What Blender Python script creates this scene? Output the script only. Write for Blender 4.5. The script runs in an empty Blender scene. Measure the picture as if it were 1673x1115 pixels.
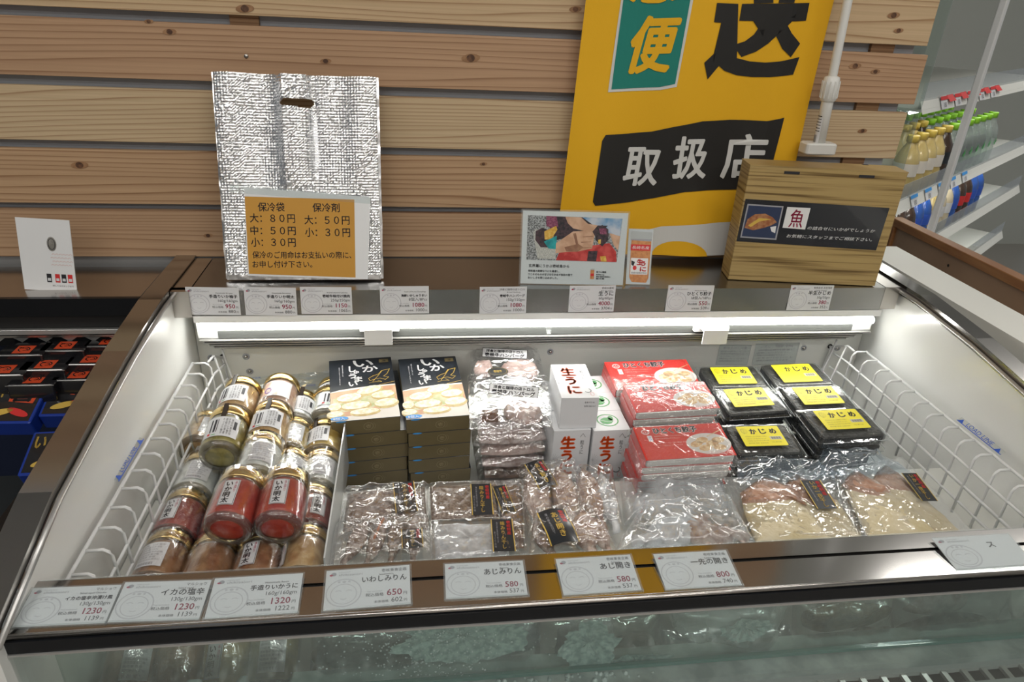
import bpy, bmesh, math, random
from mathutils import Matrix, Vector, noise
random.seed(7)
C = bpy.context.scene.collection
SC = bpy.context.scene
R = math.radians
# ---------------------------------------------------------------- camera
F, CX, CY = 1155.0, 836.5, 557.5
CAMZ = 1.45
ax = Vector((9500-CX, 435-CY, F)).normalized()
ay = Vector((673-CX, -27-CY, F)); ay = (ay - ay.dot(ax)*ax).normalized()
az = ax.cross(ay)
if az.y > 0: az = -az
RM = Matrix((ax, ay, az))              # world = RM @ (right, down, forward)
CP = Vector((0, 0, CAMZ))
cam = bpy.data.cameras.new('camera'); co = bpy.data.objects.new('camera', cam); C.objects.link(co)
cam.sensor_fit = 'HORIZONTAL'; cam.sensor_width = 36; cam.lens = F*36/1673; cam.clip_start = .02
rot = Matrix((RM.col[0], -RM.col[1], -RM.col[2])).transposed()
co.matrix_world = Matrix.Translation(CP) @ rot.to_4x4()
SC.camera = co
def at(px, py, x=None, y=None, z=None):          # point of the plane x=, y= or z= seen at a pixel of the photograph
    d = RM @ Vector((px-CX, py-CY, F))
    t = x/d.x if x is not None else (y/d.y if y is not None else (z-CAMZ)/d.z)
    return CP + d*t
# ---------------------------------------------------------------- light
SC.view_settings.view_transform = 'Standard'; SC.view_settings.look = 'None'
SC.view_settings.exposure = 0.22; SC.view_settings.gamma = 1.0; SC.view_settings.use_curve_mapping = False
w = bpy.data.worlds.new('store'); SC.world = w; w.use_nodes = True
w.node_tree.nodes['Background'].inputs[0].default_value = (.80, .84, .86, 1)
w.node_tree.nodes['Background'].inputs[1].default_value = 0.16
def ceiling_light(loc, sx, sy, power, rz=0):
    l = bpy.data.lights.new('ceiling_light', 'AREA'); l.shape = 'RECTANGLE'; l.size = sx; l.size_y = sy; l.energy = power
    l.color = (1, .965, .91)
    o = bpy.data.objects.new('ceiling_light', l); o.location = loc; o.rotation_euler = (0, 0, rz); C.objects.link(o)
for lx, ly, p in ((-1.3, .1, 6.5), (.25, .25, 6), (1.7, .4, 5.5), (-.6, -1.1, 8), (1.2, -1.1, 8), (-.9, -2.1, 12), (.6, -2.1, 12), (2.1, -2.1, 12), (2.6, 2.0, 16)):
    ceiling_light((lx, ly, 2.62), 1.2, .07, p)  # row farthest behind the camera is added, unseen, so the foil bag sparkles
# ---------------------------------------------------------------- materials
def mat(name, col, rough=.5, metal=0, spec=.5, noise_amt=0, noise_scale=30, bump=0, bump_scale=60, emit=None, coat=0, col2=None, stretch=None, detail=4, ramp=(.4, .6)):
    m = bpy.data.materials.new(name); m.use_nodes = True
    nt = m.node_tree; b = nt.nodes['Principled BSDF']
    b.inputs['Base Color'].default_value = (*col, 1); b.inputs['Roughness'].default_value = rough
    b.inputs['Metallic'].default_value = metal; b.inputs['Specular IOR Level'].default_value = spec
    b.inputs['Coat Weight'].default_value = coat; b.inputs['Coat Roughness'].default_value = .05
    if emit: b.inputs['Emission Color'].default_value = (*emit[0], 1); b.inputs['Emission Strength'].default_value = emit[1]
    tc = nt.nodes.new('ShaderNodeTexCoord'); mp = nt.nodes.new('ShaderNodeMapping'); nt.links.new(tc.outputs['Object'], mp.inputs[0])
    if stretch: mp.inputs['Scale'].default_value = stretch
    if col2:
        n = nt.nodes.new('ShaderNodeTexNoise'); n.inputs['Scale'].default_value = noise_scale; n.inputs['Detail'].default_value = detail
        nt.links.new(mp.outputs[0], n.inputs['Vector'])
        r = nt.nodes.new('ShaderNodeValToRGB'); r.color_ramp.elements[0].position = ramp[0]; r.color_ramp.elements[1].position = ramp[1]
        r.color_ramp.elements[0].color = (*col, 1); r.color_ramp.elements[1].color = (*col2, 1)
        nt.links.new(n.outputs['Fac'], r.inputs[0]); nt.links.new(r.outputs[0], b.inputs['Base Color'])
    if bump:
        n2 = nt.nodes.new('ShaderNodeTexNoise'); n2.inputs['Scale'].default_value = bump_scale; n2.inputs['Detail'].default_value = 5
        nt.links.new(mp.outputs[0], n2.inputs['Vector'])
        bp = nt.nodes.new('ShaderNodeBump'); bp.inputs['Strength'].default_value = bump; bp.inputs['Distance'].default_value = .002
        nt.links.new(n2.outputs['Fac'], bp.inputs['Height']); nt.links.new(bp.outputs[0], b.inputs['Normal'])
    return m
def film(name, tint=(1, 1, 1), rough=.12, haze=.04, bump=.6, bscale=35, gloss=1.0, stretch=(1, 1, 1), hazecol=(.85, .88, .9), patch=0, f0=.045, bdist=.006):
    """clear plastic or thin glass: lets light through, mirrors at grazing angles, a little milky"""
    m = bpy.data.materials.new(name); m.use_nodes = True; nt = m.node_tree; nt.nodes.clear()
    out = nt.nodes.new('ShaderNodeOutputMaterial'); tr = nt.nodes.new('ShaderNodeBsdfTransparent'); tr.inputs[0].default_value = (*tint, 1)
    gl = nt.nodes.new('ShaderNodeBsdfGlossy'); gl.inputs['Roughness'].default_value = rough; gl.inputs[0].default_value = (gloss,)*3+(1,)
    df = nt.nodes.new('ShaderNodeBsdfDiffuse'); df.inputs[0].default_value = (*hazecol, 1)
    lw = nt.nodes.new('ShaderNodeLayerWeight'); lw.inputs[0].default_value = .5
    pw = nt.nodes.new('ShaderNodeMath'); pw.operation = 'POWER'; pw.inputs[1].default_value = 4.0; nt.links.new(lw.outputs['Facing'], pw.inputs[0])
    fr = nt.nodes.new('ShaderNodeMath'); fr.operation = 'MULTIPLY_ADD'; fr.inputs[1].default_value = .90; fr.inputs[2].default_value = f0; nt.links.new(pw.outputs[0], fr.inputs[0])
    m1 = nt.nodes.new('ShaderNodeMixShader'); m2 = nt.nodes.new('ShaderNodeMixShader'); m1.inputs[0].default_value = haze
    nt.links.new(tr.outputs[0], m1.inputs[1]); nt.links.new(df.outputs[0], m1.inputs[2])
    nt.links.new(fr.outputs[0], m2.inputs[0]); nt.links.new(m1.outputs[0], m2.inputs[1]); nt.links.new(gl.outputs[0], m2.inputs[2])
    nt.links.new(m2.outputs[0], out.inputs[0])
    tc = nt.nodes.new('ShaderNodeTexCoord'); mp = nt.nodes.new('ShaderNodeMapping'); mp.inputs['Scale'].default_value = stretch
    nt.links.new(tc.outputs['Object'], mp.inputs[0])
    if bump:
        n = nt.nodes.new('ShaderNodeTexNoise'); n.inputs['Scale'].default_value = bscale; n.inputs['Detail'].default_value = 3; n.inputs['Distortion'].default_value = 1.2
        nt.links.new(mp.outputs[0], n.inputs['Vector'])
        bp = nt.nodes.new('ShaderNodeBump'); bp.inputs['Strength'].default_value = bump; bp.inputs['Distance'].default_value = bdist
        nt.links.new(n.outputs['Fac'], bp.inputs['Height'])
        for q in (gl, lw): nt.links.new(bp.outputs[0], q.inputs['Normal'])
    if patch:
        n = nt.nodes.new('ShaderNodeTexNoise'); n.inputs['Scale'].default_value = 9; n.inputs['Detail'].default_value = 6
        nt.links.new(tc.outputs['Object'], n.inputs['Vector'])
        r = nt.nodes.new('ShaderNodeMapRange'); r.inputs[1].default_value = .45; r.inputs[2].default_value = .62; r.inputs[3].default_value = haze; r.inputs[4].default_value = patch
        nt.links.new(n.outputs['Fac'], r.inputs[0]); nt.links.new(r.outputs[0], m1.inputs[0])
    return m
def wood(name, light, dark, seed, knots=1, ring=26., axis='X'):
    """planed softwood: long grain with rings, dark knots"""
    m = bpy.data.materials.new(name); m.use_nodes = True; nt = m.node_tree; b = nt.nodes['Principled BSDF']
    tc = nt.nodes.new('ShaderNodeTexCoord'); mp = nt.nodes.new('ShaderNodeMapping')
    mp.inputs['Location'].default_value = (seed*3.7, seed*1.3, seed*.71); mp.inputs['Scale'].default_value = (.26, 1, 5.0)
    nt.links.new(tc.outputs['Object'], mp.inputs[0])
    n1 = nt.nodes.new('ShaderNodeTexNoise'); n1.inputs['Scale'].default_value = 1.5; n1.inputs['Detail'].default_value = 2.5; n1.inputs['Roughness'].default_value = .5
    nt.links.new(mp.outputs[0], n1.inputs['Vector'])
    mu = nt.nodes.new('ShaderNodeMath'); mu.operation = 'MULTIPLY'; mu.inputs[1].default_value = ring*.62; nt.links.new(n1.outputs['Fac'], mu.inputs[0])
    sz = nt.nodes.new('ShaderNodeSeparateXYZ'); nt.links.new(tc.outputs['Object'], sz.inputs[0])
    ad = nt.nodes.new('ShaderNodeMath'); ad.operation = 'MULTIPLY_ADD'; ad.inputs[1].default_value = 85+seed*9; nt.links.new(sz.outputs['Z'], ad.inputs[0]); nt.links.new(mu.outputs[0], ad.inputs[2])
    fr = nt.nodes.new('ShaderNodeMath'); fr.operation = 'FRACT'; nt.links.new(ad.outputs[0], fr.inputs[0])
    rp = nt.nodes.new('ShaderNodeValToRGB'); e = rp.color_ramp.elements
    mid = tuple((a*.62+c*.38) for a, c in zip(light, dark))
    e[0].position = 0; e[0].color = (*light, 1); e[1].position = .93; e[1].color = (*dark, 1)
    q = e.new(.55); q.color = (*(a*.93+c*.07 for a, c in zip(light, dark)), 1); q = e.new(.8); q.color = (*mid, 1); q = e.new(1.0); q.color = (*light, 1)
    nt.links.new(fr.outputs[0], rp.inputs[0])
    # fine fibre
    mp2 = nt.nodes.new('ShaderNodeMapping'); mp2.inputs['Scale'].default_value = (4, 60, 320); nt.links.new(tc.outputs['Object'], mp2.inputs[0])
    n2 = nt.nodes.new('ShaderNodeTexNoise'); n2.inputs['Scale'].default_value = 1; nt.links.new(mp2.outputs[0], n2.inputs['Vector'])
    mx = nt.nodes.new('ShaderNodeMix'); mx.data_type = 'RGBA'; mx.blend_type = 'MULTIPLY'; mx.inputs[0].default_value = .28
    nt.links.new(rp.outputs[0], mx.inputs[6])
    r2 = nt.nodes.new('ShaderNodeValToRGB'); r2.color_ramp.elements[0].color = (.6, .55, .5, 1); r2.color_ramp.elements[0].position = .3; r2.color_ramp.elements[1].position = .7
    nt.links.new(n2.outputs['Fac'], r2.inputs[0]); nt.links.new(r2.outputs[0], mx.inputs[7])
    nt.links.new(mx.outputs[2], b.inputs['Base Color'])
    b.inputs['Roughness'].default_value = .55; b.inputs['Specular IOR Level'].default_value = .3
    return m
M = {}
M['steel'] = mat('stainless_steel', (.43, .42, .41), .13, 1, bump=.05, bump_scale=8)
M['decksteel'] = mat('satin_steel', (.36, .355, .35), .27, 1, bump=.03, bump_scale=5)
M['steel2'] = mat('brushed_steel', (.50, .475, .45), .22, 1)
M['white'] = mat('white_enamel', (.80, .81, .79), .25, coat=.5)
M['whitewire'] = mat('white_coated_wire', (.70, .71, .71), .35)
M['offwhite'] = mat('offwhite_plastic', (.72, .73, .69), .4)
M['alu'] = mat('grey_aluminium', (.50, .50, .49), .3, .7)
M['ribgrey'] = mat('rib_grey', (.30, .30, .285), .35, .3)
M['black'] = mat('black_plastic', (.006, .007, .009), .25, spec=.25)
M['dark'] = mat('dark_interior', (.035, .04, .042), .5)
M['rubber'] = mat('black_rubber', (.01, .01, .01), .6)
M['grey'] = mat('grey_wall', (.40, .42, .46), .5)
M['greybase'] = mat('grey_base_board', (.22, .22, .22), .35)
M['lamp'] = mat('lamp_tube', (1, 1, 1), .5, emit=((1, .98, .94), 15))
M['glassline'] = mat('glass_edge', (.10, .22, .20), .1)
M['glass'] = film('front_glass', (.93, .965, .955), .02, .003, 0)
M['iglass'] = film('inner_glass', (.90, .955, .94), .04, .02, .1, 60, hazecol=(.50, .62, .60), patch=.09)
M['sideglass'] = film('side_glass', (.75, .78, .77), .02, .05, 0)
M['acryl'] = film('clear_acrylic', (.95, .97, .97), .05, .06, 0)
M['bottleglass'] = film('jar_glass', (.95, .97, .95), .03, .01, .10, 25)
M['wrap'] = film('shrink_wrap', (.97, .97, .97), .05, .015, .5, 60, f0=.08, bdist=.003)
M['bag'] = film('plastic_bag', (.97, .975, .98), .05, .015, .5, 40, f0=.16, bdist=.003)
M['bagf'] = film('frosted_bag', (.92, .94, .95), .09, .10, .5, 24, hazecol=(.74, .77, .80), patch=.50, f0=.13, bdist=.004)
M['bagb'] = film('bluish_bag', (.88, .93, .97), .06, .07, .5, 24, hazecol=(.50, .62, .74), f0=.12, bdist=.004)
M['paper'] = mat('white_card', (.66, .67, .69), .45)
M['paperw'] = mat('bright_white_card', (.78, .79, .80), .35, coat=.3)
M['ink'] = mat('black_ink', (.02, .02, .025), .5)
M['inkg'] = mat('grey_ink', (.33, .33, .36), .5)
M['inkl'] = mat('pale_grey_ink', (.50, .50, .535), .5)
M['inkr'] = mat('crimson_ink', (.42, .02, .08), .5)
M['inkred'] = mat('red_ink', (.62, .03, .03), .5)
M['inkw'] = mat('white_ink', (.75, .75, .75), .5)
M['gold'] = mat('gold_ink', (.62, .42, .08), .4)
M['inkblue'] = mat('blue_ink', (.03, .10, .50), .5)
M['sky'] = mat('sky_blue_ink', (.05, .30, .72), .5)
M['green'] = mat('green_ink', (.06, .38, .08), .5)
M['orangei'] = mat('orange_ink', (.85, .12, .01), .5)
M['lid'] = mat('gold_lid', (.74, .55, .24), .22, 1)
M['foil'] = mat('foil', (.82, .83, .85), .2, 1)
M['battenwood'] = wood('batten_wood', (.36, .22, .12), (.2, .1, .05), 9, 0)
# ---------------------------------------------------------------- mesh helpers
class MB:
    def __init__(s): s.v = []; s.f = []; s.m = []; s.s = []
    def add(s, vs, fs, m=0, sm=False, T=None):
        o = len(s.v)
        s.v += [tuple(T @ Vector(p)) if T else tuple(p) for p in vs]
        for f in fs: s.f.append(tuple(i+o for i in f)); s.m.append(m); s.s.append(sm)
        return s
    def box(s, x0, x1, y0, y1, z0, z1, m=0, T=None):
        v = [(x, y, z) for z in (z0, z1) for y in (y0, y1) for x in (x0, x1)]
        return s.add(v, [(0, 2, 3, 1), (4, 5, 7, 6), (0, 1, 5, 4), (2, 6, 7, 3), (0, 4, 6, 2), (1, 3, 7, 5)], m, False, T)
    def bev(s, x0, x1, y0, y1, z0, z1, r, m=0, T=None, n=3):
        """box with its vertical edges rounded and its top edge eased"""
        pts = []
        for cx_, cy_, a0 in ((x1-r, y1-r, 0), (x0+r, y1-r, 90), (x0+r, y0+r, 180), (x1-r, y0+r, 270)):
            for k in range(n+1):
                a = R(a0+90*k/n); pts.append((cx_+r*math.cos(a), cy_+r*math.sin(a)))
        N = len(pts); e = min(r*.4, (z1-z0)*.3); mx, my = (x0+x1)/2, (y0+y1)/2; vs = []
        for z, q in ((z0, e), (z0+e, 0), (z1-e, 0), (z1, e)):
            kx = 1-2*q/(x1-x0); ky = 1-2*q/(y1-y0)
            vs += [(mx+(x-mx)*kx, my+(y-my)*ky, z) for x, y in pts]
        fs = [tuple(reversed(range(N))), tuple(range(3*N, 4*N))]
        for k in range(3): fs += [(k*N+i, k*N+(i+1) % N, (k+1)*N+(i+1) % N, (k+1)*N+i) for i in range(N)]
        return s.add(vs, fs, m, False, T)
    def lathe(s, prof, n=24, m=0, T=None, sm=True, a0=0, a1=360):
        full = a1-a0 >= 360; k = n if full else n+1; vs = []
        for r, z in prof:
            for i in range(k):
                a = R(a0+(a1-a0)*i/n); vs.append((r*math.cos(a), r*math.sin(a), z))
        fs = []
        for j in range(len(prof)-1):
            for i in range(n if full else n):
                i2 = (i+1) % k if full else i+1
                fs.append((j*k+i, j*k+i2, (j+1)*k+i2, (j+1)*k+i))
        return s.add(vs, fs, m, sm, T)
    def tube(s, pts, r, n=6, m=0, T=None, closed=False):
        P = [Vector(p) for p in pts]; vs = []; N = len(P)
        for i, p in enumerate(P):
            d = (P[min(i+1, N-1)]-P[max(i-1, 0)]).normalized()
            u = d.cross(Vector((0, 0, 1)))
            if u.length < .1: u = d.cross(Vector((0, 1, 0)))
            u.normalize(); v_ = d.cross(u)
            for k in range(n):
                a = 2*math.pi*k/n; vs.append(p+u*r*math.cos(a)+v_*r*math.sin(a))
        fs = [(i*n+k, i*n+(k+1) % n, (i+1)*n+(k+1) % n, (i+1)*n+k) for i in range(N-1) for k in range(n)]
        fs += [tuple(reversed(range(n))), tuple(range((N-1)*n, N*n))]
        return s.add(vs, fs, m, True, T)
    def prism(s, pts, z0, z1, m=0, T=None):
        n = len(pts); a = sum(pts[i][0]*pts[(i+1) % n][1]-pts[(i+1) % n][0]*pts[i][1] for i in range(n))
        if a < 0: pts = list(reversed(pts))
        vs = [(x, y, z0) for x, y in pts]+[(x, y, z1) for x, y in pts]
        return s.add(vs, [tuple(reversed(range(n))), tuple(range(n, 2*n))]+[(i, (i+1) % n, n+(i+1) % n, n+i) for i in range(n)], m, False, T)
    def flat(s, pts, z=0, m=0, T=None):
        n = len(pts); a = sum(pts[i][0]*pts[(i+1) % n][1]-pts[(i+1) % n][0]*pts[i][1] for i in range(n))
        if a < 0: pts = list(reversed(pts))
        return s.add([(x, y, z) for x, y in pts], [tuple(range(n))], m, False, T)
    def rect(s, x0, y0, x1, y1, z=0, m=0, T=None): return s.flat([(x0, y0), (x1, y0), (x1, y1), (x0, y1)], z, m, T)
    def ell(s, cx_, cy_, rx, ry, z=0, m=0, T=None, n=20, a=0):
        ca, sa = math.cos(a), math.sin(a)
        return s.flat([(cx_+rx*math.cos(t)*ca-ry*math.sin(t)*sa, cy_+rx*math.cos(t)*sa+ry*math.sin(t)*ca) for t in (2*math.pi*i/n for i in range(n))], z, m, T)
    def ring(s, cx_, cy_, rx, ry, wd, z=0, m=0, T=None, n=24, a0=0, a1=360):
        k = n+1; vs = []
        for q in (0, wd):
            for i in range(k):
                a = R(a0+(a1-a0)*i/n); vs.append((cx_+(rx-q)*math.cos(a), cy_+(ry-q)*math.sin(a), z))
        return s.add(vs, [(k+i, i, i+1, k+i+1) for i in range(n)], m, False, T)
    def line(s, pts, wd, z=0, m=0, T=None):
        for (x0, y0), (x1, y1) in zip(pts, pts[1:]):
            d = Vector((x1-x0, y1-y0)); L = d.length or 1; d /= L; nx, ny = -d.y*wd/2, d.x*wd/2; ex, ey = d.x*wd*.3, d.y*wd*.3
            s.add([(x0+nx-ex, y0+ny-ey, z), (x0-nx-ex, y0-ny-ey, z), (x1-nx+ex, y1-ny+ey, z), (x1+nx+ex, y1+ny+ey, z)], [(0, 1, 2, 3)], m, False, T)
        return s
    def sheet(s, fn, nu, nv, m=0, T=None, flip=False, skip=None):
        vs = [fn(i/nu, j/nv) for j in range(nv+1) for i in range(nu+1)]; k = nu+1; fs = []
        for j in range(nv):
            for i in range(nu):
                if skip and skip((i+.5)/nu, (j+.5)/nv): continue
                f = (j*k+i, j*k+i+1, (j+1)*k+i+1, (j+1)*k+i); fs.append(tuple(reversed(f)) if flip else f)
        return s.add(vs, fs, m, True, T)
    def text(s, t, x0, y0, x1=None, y1=None, z=0, m=0, T=None, bold=0, shear=0, size=None, align='L', vertical=False, warp=None):
        """lettering set into a box x0..x1, y0..y1 (or of a given size from x0, y0)"""
        if vertical: t = '\n'.join(t)
        vs, fs = glyphs(t)
        if not vs: return s
        ax_, bx_ = min(v[0] for v in vs), max(v[0] for v in vs); ay_, by_ = min(v[1] for v in vs), max(v[1] for v in vs)
        if size:
            sc = size; sx = sy = sc; w_ = (bx_-ax_)*sc
            ox = x0-ax_*sc if align == 'L' else (x0-w_-ax_*sc if align == 'R' else x0-w_/2-ax_*sc); oy = y0
        else:
            sx = (x1-x0)/max(bx_-ax_, 1e-6); sy = (y1-y0)/max(by_-ay_, 1e-6); ox = x0-ax_*sx; oy = y0-ay_*sy
        offs = [(0, 0)] if not bold else [(-bold/2, 0), (bold/2, 0), (0, bold/2), (0, -bold/2)]
        for dx, dy in offs:
            out = []
            for x, y in vs:
                X, Y = ox+x*sx+dx, oy+y*sy+dy; X += shear*(Y-y0)
                out.append(warp(X, Y, z) if warp else (X, Y, z))
            s.add(out, fs, m, False, T)
        return s
    def build(s, name, mats, parent=None, loc=None):
        me = bpy.data.meshes.new(name); me.from_pydata(s.v, [], s.f)
        for q in (mats if isinstance(mats, (list, tuple)) else [mats]): me.materials.append(M[q] if isinstance(q, str) else q)
        me.polygons.foreach_set('material_index', s.m); me.polygons.foreach_set('use_smooth', s.s); me.update()
        o = bpy.data.objects.new(name, me); C.objects.link(o)
        if parent: o.parent = parent
        if loc: o.location = loc
        return o
_g = {}
def glyphs(t):
    if t in _g: return _g[t]
    c = bpy.data.curves.new('t', 'FONT'); c.body = t; c.size = 1; c.resolution_u = 2
    o = bpy.data.objects.new('t', c); C.objects.link(o)
    dg = bpy.context.evaluated_depsgraph_get(); me = bpy.data.meshes.new_from_object(o.evaluated_get(dg))
    r = ([(v.co.x, v.co.y) for v in me.vertices], [tuple(p.vertices) for p in me.polygons])
    bpy.data.objects.remove(o); bpy.data.curves.remove(c); bpy.data.meshes.remove(me); _g[t] = r; return r
def empty(name, loc=(0, 0, 0), T=None):
    o = bpy.data.objects.new(name, None); C.objects.link(o); o.empty_display_size = .02
    if T: o.matrix_world = T
    else: o.location = loc
    return o
def tag(o, label, cat, group=None, kind=None):
    o['label'] = label; o['category'] = cat
    if group: o['group'] = group
    if kind: o['kind'] = kind
    return o
def struct(o): o['kind'] = 'structure'; return o
def frame(bl, br, tl):
    """orthonormal frame at bl with x to br and y towards tl; also the width and height"""
    X = br-bl; w_ = X.length; X = X.normalized(); Y = tl-bl; Y = Y-Y.dot(X)*X; h_ = Y.length; Y.normalize(); Z = X.cross(Y)
    T = Matrix((X, Y, Z)).transposed().to_4x4(); T.translation = bl
    return T, w_, h_
def copy_tree(o, parent=None):
    c = o.copy(); C.objects.link(c); c.parent = parent
    for ch in [q for q in bpy.data.objects if q.parent == o]: copy_tree(ch, c)
    return c
def children(o): return [q for q in bpy.data.objects if q.parent == o]
nz = lambda x, y, z=0: noise.noise(Vector((x, y, z)))
# ================================================================ SETTING
SX1 = .897
wb = struct(MB().box(-2.2, .885, 1.262, 1.30, .0, 2.66).build('wall_back', 'grey'))
woods = [wood('cedar_pale', (.60, .44, .27), (.34, .20, .10), 1, ring=30), wood('cedar_red', (.50, .32, .195), (.30, .165, .09), 2, ring=26), wood('cedar_cream', (.60, .46, .29), (.36, .22, .12), 5, ring=34),
         wood('cedar_warm', (.52, .345, .205), (.28, .15, .075), 4, ring=30), wood('cedar_brown', (.47, .31, .19), (.27, .15, .08), 6, ring=26)]
M['knot'] = mat('wood_knot', (.07, .03, .015), .6, col2=(.17, .08, .04), noise_scale=120)
M['knotring'] = mat('knot_ring', (.27, .14, .065), .6, col2=(.36, .20, .10), noise_scale=90)
edges = [(1.768, 1.672), (1.656, 1.578), (1.578-.016, 1.483), (1.4675, 1.394), (1.3795, 1.296), (1.281, 1.198), (1.184, 1.095), (1.0835, 1.001)]
wk = [2, 1, 3, 0, 1, 2, 3, 4]
for i, (zt, zb) in enumerate(edges):
    xe = SX1+[0, .002, -.002, -.003, .004, -.004, -.05, -.1][i]
    mb = MB().bev(-2.2-i*.37 % .2, xe, 1.240, 1.2535, zb, zt, .0015)
    o = mb.build('slat', woods[wk[i]], wb)
# knots: small ovals in the faces of the slats (pixels give where they sit on the plane of the slats)
kn = MB()
for px, py, r in ((277, 52, .0045), (130, 270, .006), (243, 35, .003), (769, 95, .0068), (532, 100, .004), (400, 14, .006), (940, 15, .0045), (340, 385, .0035), (1460, 25, .005), (1397, 108, .005), (1430, 117, .004), (1409, 214, .004), (1468, 50, .004), (790, 268, .003), (1010, 30, .005)):
    p = at(px, py, y=1.2395)
    T = Matrix.Translation(p) @ Matrix.Rotation(R(90), 4, 'X')
    kn.ell(0, 0, r*2.3, r*.95, .0003, 1, T, a=.1); kn.ell(0, 0, r, r*.85, .0005, 0, T)
kn.build('knots', ['knot', 'knotring'], wb)['kind'] = 'stuff'
for i, bx in enumerate([at(400, 30, y=1.26).x, at(1440, 75, y=1.26).x+.0, -1.15]):
    MB().box(bx-.022, bx+.022, 1.2540, 1.2618, .0, 2.2).build('batten', 'battenwood', wb)
p = at(402, 92, y=1.239)
sc_ = MB().lathe([(0, .001), (.0026, .001), (.0034, 0)], 12, 0, Matrix.Translation(p) @ Matrix.Rotation(R(90), 4, 'X')).build('screw', 'steel2', wb)
# grey base board under the slats, continuing left behind the dark case
b_ = struct(MB().box(-2.2, .90, 1.245, 1.285, .0, .9995).build('baseboard_back', 'greybase'))
struct(MB().box(-3, 4.4, -2.6, 4.4, -.04, 0).build('floor', mat('floor_tile', (.35, .33, .30), .3)))
struct(MB().box(-3, 4.4, -2.68, -2.6, 0, 2.66).build('wall_front', mat('store_wall', (.55, .52, .48), .6, col2=(.16, .15, .14), noise_scale=1.6, detail=3, ramp=(.45, .55))))
struct(MB().box(-3, 4.4, -2.6, 4.4, 2.66, 2.7).build('ceiling', mat('ceiling_board', (.80, .80, .78), .8)))
# ================================================================ DISPLAY CASE
case = tag(empty('display_case', (0, 0, 0)), 'open white refrigerated display case with stainless deck and front rail, filled with seafood', 'display case')
def P_(n, mb, m, par=None, **k): return mb.build(n, m, par or case)
P_('deck', MB().box(-.355, .836, 1.094, 1.236, .985, 1.0).box(-.355, .836, 1.086, 1.094, .957, 1.0), 'decksteel')
P_('deck_end', MB().box(-.384, -.357, 1.09, 1.236, .957, 1.0).box(-.384, -.357, 1.082, 1.10, .955, 1.0), 'steel2')
P_('deck_end', MB().box(.838, .868, 1.088, 1.236, .957, 1.0), 'steel2')
# side bezels: polished strips on the side walls with a bend where they drop towards the front
def bezel(x0, x1, s):
    prof = [(1.262, 1.004), (1.045, 1.003), (.90, .990), (.80, .975), (.65, .952), (.50, .905)]
    mb = MB(); n = len(prof)
    for (ya, za), (yb, zb) in zip(prof, prof[1:]):
        mb.add([(x0, ya, za), (x1, ya, za), (x1, yb, zb), (x0, yb, zb), (x0, ya, za-.02), (x1, ya, za-.02), (x1, yb, zb-.02), (x0, yb, zb-.02)],
               [(0, 3, 2, 1), (4, 5, 6, 7), (0, 4, 7, 3), (1, 2, 6, 5), (0, 1, 5, 4), (3, 7, 6, 2)])
    P_('bezel', mb, 'steel')
    xt = x1 if s < 0 else x0; d = .004 if s < 0 else -.004
    mb = MB().tube([(xt+d, y, z-.012) for y, z in prof], .0035, 6); P_('bezel_trim', mb, 'alu')
bezel(-.418, -.385, -1); bezel(.874, .905, 1)
# side walls, outer shells
def side(xi, xo, s):
    prof = [(1.24, .986), (1.045, .984), (.90, .972), (.80, .957), (.65, .934), (.50, .887), (.50, .25), (1.24, .25)]
    n = len(prof); vs = [(xi, y, z) for y, z in prof]+[(xo, y, z) for y, z in prof]
    fs = [tuple(range(n)), tuple(reversed(range(n, 2*n)))]+[(i, n+i, n+(i+1) % n, (i+1) % n) for i in range(n)]
    return MB().add(vs, fs)
P_('side_wall', side(-.384, -.414, -1), 'white'); P_('side_wall', side(.876, .902, 1), 'white')
P_('outer_edge', MB().box(.926, 1.012, .2, 1.32, .30, .998), 'offwhite')
P_('back_wall', MB().box(-.383, .875, 1.162, 1.236, .60, .984), 'offwhite')
P_('tray_floor', MB().box(-.383, .875, .875, 1.161, .655, .675), 'offwhite')
P_('riser_tray', MB().box(-.383, .875, .645, .874, .748, .7575), 'offwhite')
P_('riser_front', MB().box(-.383, .875, .676, .680, .60, .748), 'offwhite')
P_('case_base', MB().box(-.383, .875, .505, 1.16, .06, .60), 'dark')
# air duct under the deck: lamp tube, dark slot, ribbed grille
P_('lamp_housing', MB().box(-.357, .842, 1.085, 1.16, .944, .956), 'white')
lt = P_('lamp_tube', MB().tube([(-.35, 1.094, .9365), (.835, 1.094, .9325)], .0072, 12), 'lamp')
P_('lamp_housing', MB().box(-.363, .85, 1.112, 1.16, .9036, .943), 'offwhite')
P_('duct_slot', MB().box(-.33, .81, 1.1085, 1.112, .9045, .918), mat('duct_shadow', (.09, .095, .09), .5))
for k in range(4):
    x0, x1 = -.360+.006*k, .848-.012*k
    P_('duct_rib', MB().bev(x0, x1, 1.104+.0050*k, 1.1105+.0050*k, .9032-.0068*k-.0026, .9032-.0068*k, .0008), 'ribgrey')
P_('duct_gap_shade', MB().add([(-.360, 1.108, .9034), (.848, 1.108, .9034), (.82, 1.126, .880), (-.345, 1.126, .880), (-.360, 1.161, .9034), (.848, 1.161, .9034), (.82, 1.161, .880), (-.345, 1.161, .880)], [(0, 1, 5, 4), (3, 7, 6, 2), (0, 3, 2, 1), (4, 5, 6, 7), (0, 4, 7, 3), (1, 2, 6, 5)]), mat('gap_shade_grey', (.10, .10, .095), .5))  # dark backing paints the shade in the gaps between the ribs
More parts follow.
